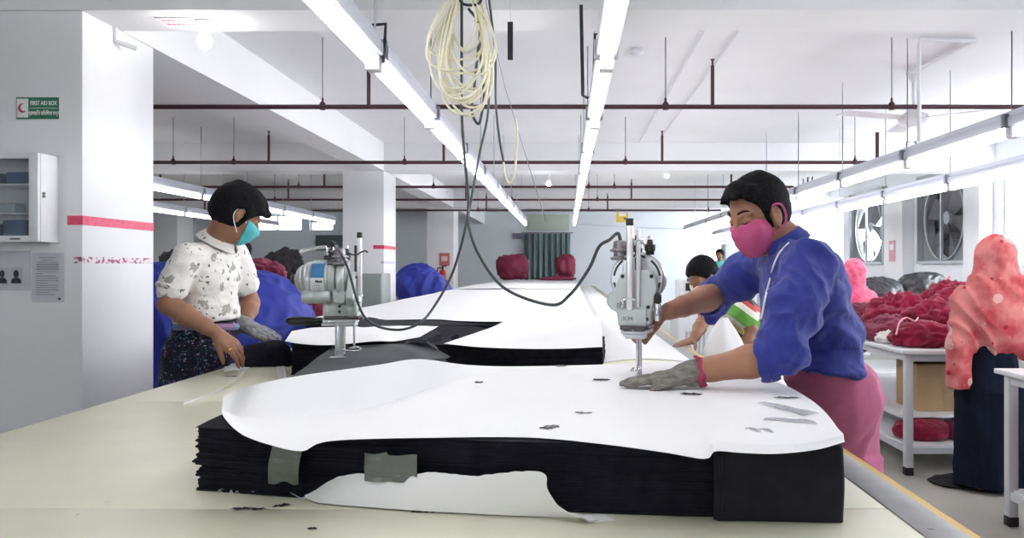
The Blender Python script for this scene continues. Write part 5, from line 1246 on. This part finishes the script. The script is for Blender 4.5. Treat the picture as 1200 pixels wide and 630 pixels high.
S = Solid((2.52,7.78,.78),(3.24,8.46,1.50),.011); S.ell((2.875,8.09,1.31),(.115,.13,.125),k=.02); S.ell((2.87,8.08,1.20),(.11,.11,.10),k=.05); S.ell((2.87,8.08,1.03),(.235,.16,.13),k=.06); S.cut((0,0,.90),(0,0,-1))
S.mesh('headscarf', PS, QP, disp=folds(.014,(9,7,6),4,.5))
S = Solid((2.52,7.78,.06),(3.24,8.75,1.04),.014); S.ell((2.87,8.1,.90),(.19,.14,.16),k=.05); S.ell((2.87,8.14,.64),(.20,.19,.15),k=.05)
for x in (2.79,2.95): S.chain([(x,8.14,.62),(x,8.52,.53),(x,8.54,.14)],[.11,.10,.09],k=.06)
S.mesh('dress', mat('maroon_dress',(.14,.015,.05),.85), QP, disp=folds(.008,(7,7,5),2))
t = thing('stool', (2.87,8.12,0), 'small stool under the worker with the bright pink headscarf', 'stool')
MB().lathe((2.87,8.12,.47),(0,0,1),[(0,.16),(.01,.17),(.025,.17),(.03,.16)],24).build('seat', CAPM, t)
for a in range(4): q = math.pi/4+a*math.pi/2; MB().cyl((2.87+.10*math.cos(q),8.12+.10*math.sin(q),.475),(2.87+.17*math.cos(q),8.12+.17*math.sin(q),0),.012).build('leg', PAINT, t)
# ================================================================= right side: white tables and garments
MAR = mat('maroon_jersey', (.27,.010,.045), .85, col2=(.17,.008,.030), scale=9, sheen=.15, bump=.5, bscale=18, spec=.15)
MAR2 = mat('dusty_maroon_jersey', (.21,.030,.065), .85, col2=(.14,.02,.045), scale=9, sheen=.15, bump=.5, bscale=18, spec=.15)
WTOP = mat('white_table_top', (.80,.81,.83), .4); WLEG = mat('white_table_frame', (.62,.64,.68), .4)
BAG = mat('black_plastic_bag', (.012,.013,.016), .28, bump=.8, bscale=16, spec=.6)
PK = mat('pink_ribbon', (.70,.30,.36), .7)
def white_table(x0,x1,y0,y1,label,zt=.815,mid=False,low=True):
    t = thing('white_table', ((x0+x1)/2,(y0+y1)/2,0), label, 'table', None)
    MB().box(((x0+x1)/2,(y0+y1)/2,zt-.0125),(x1-x0,y1-y0,.025),bev=.003).build('tabletop', WTOP, t)
    L = MB(); i = .06
    for a in (x0+i,x1-i):
        for b_ in (y0+i,y1-i):
            MB().box((a,b_,(zt-.025+.05)/2),(.05,.05,zt-.025-.05),bev=.004).build('leg', WLEG, t); MB().box((a,b_,.025),(.054,.054,.05),bev=.004).build('rubber_foot', BLK, t)
    r = MB()
    for zz in ((zt-.055,.16) if low else (zt-.055,)):
        for b_ in (y0+i,y1-i): r.box(((x0+x1)/2,b_,zz),(x1-x0-2*i-.05,.035,.04))
        for a in (x0+i,x1-i): r.box((a,(y0+y1)/2,zz),(.035,y1-y0-2*i-.05,.04))
    r.build('frame_rails', WLEG, t)
    if low: MB().box(((x0+x1)/2,(y0+y1)/2,.186),(x1-x0-2*i,y1-y0-2*i,.012)).build('lower_shelf', WTOP, t)
    if mid: MB().box(((x0+x1)/2,(y0+y1)/2+.1,.345),(x1-x0-2*i-.054,y1-y0-2*i-.2,.02)).build('middle_shelf', WTOP, t)
    return t
white_table(2.17,3.75,5.22,7.6,'white table heaped with maroon garments between the two scarfed women',mid=True)
white_table(2.27,3.5,2.7,4.30,'nearest white table at the right edge of the photo')
white_table(2.9,4.9,8.9,10.2,'far white table carrying the black plastic bags')
def lump(c, r, m, seed, name, label, cat, grp=None, rotz=0, amp=.42, a=(1.0,1.0,1.0), nu=96, nv=50, flat=True, lk=True):
    b = MB(); b.ball((0,0,0),(1,1,1),nu,nv); R = Matrix.Rotation(rotz,3,'Z'); vs = []
    rm = (r[0]+r[1]+r[2])/3
    for v in b.v:
        p = Vector(v); q = Vector((p.x*r[0],p.y*r[1],p.z*r[2]))
        w = noise.noise(q*4+Vector((seed,0,0)))
        d = amp*rm*(.8*noise.noise(q*5+Vector((seed*3,1,2)))+.55*(ridge((q.x*9*a[0]+w*1.5,q.y*7*a[1],q.z*9*a[2]+w),seed)-.5)+.32*(ridge((q.x*20*a[0]+w*3,q.y*16*a[1],q.z*20*a[2]),seed+4)-.5)+.08*(ridge((q.x*42+w*5,q.y*34,q.z*42),seed+9)-.5))
        q = q+Vector((p.x,p.y,p.z*.8))*d
        if flat and q.z < -r[2]*.55: q.z = -r[2]*.55+(q.z+r[2]*.55)*.06
        vs.append(tuple(R@q))
    zmin = min(v[2] for v in vs)
    b.v = [(v[0]+c[0],v[1]+c[1],v[2]-zmin+c[2]) for v in vs]
    return tag(b.build(name, m, sharp=0), label, cat, grp)
G = 'maroon garments heaped on the white table'; gl_ = 'crumpled maroon garment in the heap on the white table'
zt = .817
for i,(x,y,z,rx,ry,rz,m) in enumerate([(2.52,5.50,zt,.30,.20,.085,MAR),(2.95,5.50,zt,.28,.22,.09,MAR),(2.40,5.95,zt,.20,.22,.11,MAR2),(2.72,5.92,zt+.02,.26,.24,.17,MAR),(3.12,5.95,zt,.28,.26,.19,MAR),
    (2.62,6.35,zt,.30,.24,.20,MAR),(3.02,6.4,zt+.02,.28,.26,.24,MAR),(3.4,6.0,zt,.24,.3,.17,MAR),(2.80,5.75,zt+.13,.22,.16,.07,MAR),(3.02,6.1,zt+.24,.24,.2,.08,MAR),(2.45,6.7,zt,.22,.22,.15,MAR2),(3.3,6.9,zt,.34,.26,.22,MAR)]):
    lump((x,y,z),(rx,ry,rz),m,i*1.7+1,'maroon_garment',gl_,'garment',G,rotz=i*.7)
lump((2.33,5.75,zt),(.13,.17,.045),mat('pale_cloth',(.62,.58,.56),.85,bump=.4,bscale=20),31,'pale_garment','pale grey folded cloth among the maroon garments beside the blue shirt','garment')
tag(MB().tube(spline([W(1050,392,5.32),W(1054,378,5.42),W(1062,372,5.5),W(1072,376,5.45),W(1076,372,5.5)],5),.006,6).build('pink_cord',PK),'pink cord curled on the maroon garments','cord')
tag(MB().box((2.62,5.30,zt+.004),(.30,.10,.006),rot=Matrix.Rotation(.1,3,'Z')).build('paper_slip',PAPER),'white paper slip on the front edge of the white table','paper')
o = lump((3.62,7.35,zt),(.30,.22,.22),MAR,50,'maroon_garment','maroon garment bundle with a pink ribbon left of the red scarfed woman','garment')
MB().tube(spline([W(1103,335,7.1),W(1109,328,7.08),W(1113,323,7.06)],4),.012,6).build('ribbon',PK,o)
# bags behind
lump((3.55,9.3,.817),(.40,.30,.26),BAG,61,'black_bag','large black plastic bag behind the maroon garments, left part','bag',amp=.16)
lump((4.12,9.35,.817),(.36,.30,.31),BAG,63,'black_bag','black plastic bag tilted against the larger one under the exhaust fan','bag',amp=.16,rotz=.4)
lump((3.05,9.3,.817),(.22,.25,.27),BAG,66,'black_bag','small black bag just right of the shoulder of the man in blue','bag',amp=.16)
# below the table
BOXM = mat('cardboard', (.42,.27,.14), .85, col2=(.36,.23,.12), scale=5)
def carton(c, d, label, rz=0):
    t = thing('cardboard_box', c, label, 'box'); R = Matrix.Rotation(rz,3,'Z'); cc = Vector(c)
    b = MB(); th=.006
    for s in (-1,1): b.box(cc+R@Vector((s*(d[0]/2-th/2),0,d[2]/2)),(th,d[1],d[2]),rot=R); b.box(cc+R@Vector((0,s*(d[1]/2-th/2),d[2]/2)),(d[0]-2*th,th,d[2]),rot=R)
    b.box(cc+Vector((0,0,th/2)),(d[0]-2*th,d[1]-2*th,th),rot=R); b.build('carton_body', BOXM, t)
    for s in (-1,1):
        b = MB(); q = R@Matrix.Rotation(s*math.radians(50),3,'Y'); b.box(cc+R@Vector((s*(d[0]/2+.025),0,d[2]-.03)),(.085,d[1]*.96,.004),rot=q) if False else b.box(cc+R@Vector((0,s*(d[1]/2-.03),d[2]-.004)),(d[0]*.96,.07,.004),rot=R); b.build('flap', BOXM, t)
    MB().box(cc+R@Vector((0,-d[1]/2-.001,d[2]*.5)),(.05,.001,d[2]*.96),rot=R).build('packing_tape', mat('brown_tape',(.36,.24,.13),.3), t)
    return t
carton((2.63,5.78,.357),(.40,.36,.32),'cardboard carton on the shelf under the garment table')
carton((3.02,5.80,.357),(.26,.30,.18),'smaller cardboard carton partly behind the woman with the coral headscarf')
GL = 'maroon bundles under the white table'; 
for i,(x,y,r) in enumerate([(2.42,5.52,.19),(2.75,5.50,.20),(3.08,5.52,.19)]): lump((x,y,.194),(r,.16,.085),MAR2 if i==1 else MAR,70+i*2,'maroon_bundle','maroon fabric bundle on the lowest shelf of the garment table','bundle',GL,amp=.16)
for i,(x,y,z,r) in enumerate([(2.49,4.02,.20,(.13,.2,.13)),(2.50,3.95,.42,(.14,.2,.15))]):
    lump((x,y,z),r,MAR,80+i*3,'maroon_bundle',['lower maroon bundle under the nearest white table','upper maroon bundle hanging at the side of the nearest white table'][i],'bundle')
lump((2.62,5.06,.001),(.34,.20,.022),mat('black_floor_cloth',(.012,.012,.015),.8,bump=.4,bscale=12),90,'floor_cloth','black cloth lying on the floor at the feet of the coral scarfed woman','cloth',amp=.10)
# white cabinets and counter at the right back
def cabinet(x0,x1,y0,y1,h,label,m,nm='storage_cabinet',nd=2,cat='cabinet',z=0):
    t = thing(nm,((x0+x1)/2,(y0+y1)/2,z),label,cat); MB().box(((x0+x1)/2,(y0+y1)/2,z+h/2),(x1-x0,y1-y0,h),bev=.01).build('body',m,t); w=(x1-x0)/nd
    for k in range(nd):
        d = MB().box((x0+w*(k+.5),y0-.008,z+h/2),(w-.02,.016,h-.06),bev=.004).build('door',m,t); MB().box((x0+w*(k+.5)+(w*.38 if k==0 else -w*.38),y0-.024,z+h*.55),(.015,.016,.12),bev=.003).build('handle',STEEL,d)
    return t
CW = mat('white_cabinet_paint',(.80,.83,.86),.4)
cabinet(3.42,4.1,17.4,17.9,1.86,'tall pale cabinet beside the distant person in teal',CW)
cabinet(1.02,1.55,7.4,7.9,1.02,'low white cabinet behind the worker in the striped shirt',CW,nd=1)
t = thing('printer',(1.22,7.62,1.022),'white printer with a dark slot on the low white cabinet','printer')
MB().box((1.22,7.62,1.13),(.34,.36,.21),bev=.02).build('body',CW,t); MB().box((1.16,7.435,1.17),(.12,.02,.07),bev=.004).build('slot',BLK,t); MB().box((1.17,7.43,1.235),(.12,.03,.03),bev=.004).build('blue_panel',BLU,t)
st = thing('wire_stand',(.98,6.2,0),'thin grey metal stand right of the cutting machine of the man in blue','stand')
for x in (.94,1.04):
    for y in (6.1,6.3): MB().cyl((x,y,0),(x,y,.86),.009,n=8).build('leg',PAINT,st)
b = MB(); [b.cyl((x,6.1,z),(x,6.3,z),.007) for x in (.94,1.04) for z in (.35,.85)]; [b.cyl((.94,y,z),(1.04,y,z),.007) for y in (6.1,6.3) for z in (.35,.85)]; b.build('rungs',PAINT,st)
# white sack beside the striped worker
t = thing('white_sack',(.90,4.60,0),'white sack with a pointed top between the man in blue and the striped shirt','sack')
b = MB()
def sack(u,v):
    a = 2*math.pi*u; prof = [(0,.13),(.05,.16),(.35,.17),(.62,.165),(.80,.13),(.92,.075),(1.0,.02)]
    for i in range(len(prof)-1):
        if v <= prof[i+1][0]: k=(v-prof[i][0])/(prof[i+1][0]-prof[i][0]); r=prof[i][1]*(1-k)+prof[i+1][1]*k; break
    r *= 1+.10*math.sin(a*5+v*4)*v+.06*noise.noise(Vector((math.cos(a)*2,math.sin(a)*2,v*4)))
    return (.90+r*math.cos(a),4.62+r*math.sin(a),.004+1.06*v)
b.grid(sack,48,30); b.build('sack_cloth',mat('white_sack_cloth',(.78,.78,.78),.8,bump=.3,bscale=14),t); MB().tube([(.90+.02*math.cos(q/2),4.62+.02*math.sin(q/2),1.055) for q in range(12)],.006,6).build('tie',CAB_C,t)
# ================================================================= left side heaps
BSH = mat('blue_cover_sheet', (.026,.040,.31), .6, col2=(.020,.032,.26), scale=5, bump=.35, bscale=9, spec=.35)
S = Solid((-3.75,4.35,-.02),(-1.45,5.95,1.5),.019)
S.chain([(-3.15,5.15,.93),(-2.5,5.15,.95),(-2.0,5.15,.93)],[.36,.39,.38],k=.12); S.chain([(-3.1,5.15,.40),(-2.0,5.12,.40)],[.44,.42],k=.25); S.chain([(-3.1,5.15,.1),(-2.0,5.12,.1)],[.47,.44],k=.25); S.cap((-1.92,4.98,.85),(-1.98,4.9,.55),.28,.30,k=.12)
S.cut((0,0,.004),(0,0,-1))
def cov(p,n):
    w = noise.noise(Vector((p[0]*2,p[1]*2,p[2]*2))); return .050*(ridge((p[0]*4+p[2]*2.5+w*1.2,p[1]*4,p[2]*1.0),3)-.5)+.024*(ridge((p[0]*9-p[2]*5+w,p[1]*9,p[2]*3),7)-.5)
o = S.mesh('covered_heap', BSH, None, disp=cov); tag(o,'heap under a bright blue cover sheet beside the man in the floral shirt','covered heap')
o = tag(MB().lathe(W(344,365,4.62),(.3,-1,0),[(0,.030),(.006,.030),(.007,.018)],20).build('cover_eyelet',STEEL),'metal eyelet ring on the blue cover sheet','eyelet')
bpy.data.objects.remove(o)
S = Solid((-2.45,10.6,-.02),(-1.5,11.8,1.6),.022); S.chain([(-2.05,11.2,1.10),(-1.90,11.2,.95)],[.30,.33],k=.1); S.chain([(-2.0,11.2,.5),(-1.98,11.2,.1)],[.40,.42],k=.2); S.cut((0,0,.004),(0,0,-1))
tag(S.mesh('covered_heap', BSH, None, disp=cov),'smaller heap under a blue cover beside the fire extinguisher','covered heap')
GM = 'maroon garments behind the blue cover'
# garment crate that carries the maroon heap behind the blue cover
t = thing('garment_trolley',(-2.9,6.55,0),'low trolley behind the blue cover carrying maroon garments','trolley')
MB().box((-2.85,6.55,.72),(2.1,.8,.03),bev=.004).build('deck',PAINT,t)
for x in (-3.8,-1.9):
    for y in (6.2,6.9): MB().cyl((x,y,.0),(x,y,.705),.02).build('leg',PAINT,t)
for i,(x,y,z,r) in enumerate([(-2.00,6.45,.736,(.16,.26,.28)),(-2.36,6.45,.736,(.17,.26,.34)),(-2.76,6.5,.736,(.18,.26,.32)),(-3.18,6.5,.736,(.19,.28,.34)),(-3.58,6.5,.736,(.17,.28,.28)),(-2.45,6.50,1.22,(.20,.20,.12))]):
    lump((x,y,z),r,MAR2,100+i*2.3,'maroon_garment','crumpled dusty maroon garment behind the blue cover sheet','garment',GM,rotz=i)
DG = mat('dark_fabric_heap',(.022,.020,.024),.9,bump=.4,bscale=14)
t = thing('garment_trolley',(-4.0,9.4,0),'far trolley of dark bundles in the left hall','trolley')
MB().box((-3.9,9.4,.92),(2.1,.8,.03),bev=.004).build('deck',PAINT,t)
for x in (-4.85,-2.95):
    for y in (9.05,9.75): MB().cyl((x,y,.0),(x,y,.905),.02).build('leg',PAINT,t)
for i,(x,r) in enumerate([(-4.50,(.24,.3,.36)),(-3.88,(.25,.3,.42)),(-3.27,(.24,.3,.38))]): lump((x,9.4,.936),r,DG,130+i*3,'dark_bundle','dark fabric bundle far behind the man in the floral shirt','bundle','dark bundles in the left hall')
GC = mat('grey_green_metal',(.27,.30,.29),.5)
cabinet(-2.62,-2.03,8.95,9.4,1.28,'grey green cabinet in front of the middle white column',GC)
t = tag(MB().box(((386-CX)*21.9/F,21.97,H+.66),(.78,.05,.42),bev=.01).build('wall_board',mat('dark_board',(.09,.11,.12),.6)),'dark board on the far wall left of the middle column','board')
# far maroon covered bundles on the end of the lay
RB = mat('maroon_cover', (.25,.018,.06), .6, col2=(.20,.014,.045), scale=4, bump=.3, bscale=10)
def covered(x0,x1,y,z0,z1,label,seed,dy=.5):
    t = thing('covered_machine',((x0+x1)/2,y,z0),label,'covered machine'); b = MB(); b.box((0,0,0),(1,1,1),bev=.12)
    bm = bmesh.new(); bmesh.ops.create_cube(bm,size=1); bmesh.ops.subdivide_edges(bm,edges=bm.edges[:],cuts=14,use_grid_fill=True); vs=[]
    for v in bm.verts:
        p = v.co; m = max(abs(p.x),abs(p.y),abs(p.z)); k = .5/max(.36,p.length) if p.length>.62 else 1
        q = p*(1-(1-k)*.55); q = Vector((q.x*(x1-x0)*1.05,q.y*dy,(q.z+.5)*(z1-z0))); q += p.normalized()*(.05*noise.noise(q*4+Vector((seed,0,0)))+.03*(ridge((q.x*6,q.y*6,q.z*3),seed)-.5)); v.co = q+Vector(((x0+x1)/2,y,z0)); v.co.z = max(v.co.z,z0)
    bm.verts.index_update(); b = MB(); b.add([v.co.copy() for v in bm.verts],[[v.index for v in f.verts] for f in bm.faces]); bm.free(); b.build('cover',RB,t,sharp=0)
    return t
covered(-1.50,-.85,18.0,1.072,1.62,'left maroon covered bundle at the far end of the table',1)
covered(-.20,.19,18.1,1.12,1.62,'upright maroon covered bundle right of the far curtain',5)
covered(-.56,.20,17.9,1.066,1.13,'flat maroon bundle in front of the far curtain',9,dy=.8)
# black cloth on the table edge beside the gloved hand of the left man
S = Solid((-1.56,3.5,.86),(-1.05,4.0,1.15),.006); S.chain([(-1.43,3.70,.955),(-1.32,3.70,.962),(-1.27,3.71,.940)],[.045,.050,.022],k=.04); S.chain([(-1.44,3.68,.92),(-1.29,3.70,.915)],[.045,.03],k=.05); S.cut((0,0,TZ+.001),(0,0,-1))
tag(S.mesh('black_cloth',BLACK,None,disp=folds(.006,(10,10,10),3)),'black cloth under the gloved hand of the left man','cloth')
# ================================================================= camera, world, view
cam = bpy.data.cameras.new('camera'); co = bpy.data.objects.new('camera', cam); COL.objects.link(co)
co.location = (0,0,H); co.rotation_euler = (math.pi/2,0,0)
cam.sensor_width = 36; cam.lens = F/1200*36; cam.shift_x = -(CX-600)/1200; cam.shift_y = -(315-CY)/1200; cam.clip_start = .05
bpy.context.scene.camera = co
wd = bpy.data.worlds.new('daylight'); bpy.context.scene.world = wd; wd.use_nodes = True
wd.node_tree.nodes['Background'].inputs[0].default_value = (.90,.95,1,1); wd.node_tree.nodes['Background'].inputs[1].default_value = SKY_E
vs = bpy.context.scene.view_settings; vs.view_transform = 'Standard'; vs.look = 'None'; vs.exposure = EXPO; vs.gamma = 1; vs.use_curve_mapping = False
sc = bpy.context.scene
sc.cycles.use_denoising = True
sc.cycles.max_bounces = 8; sc.cycles.diffuse_bounces = 5; sc.cycles.sample_clamp_indirect = 6
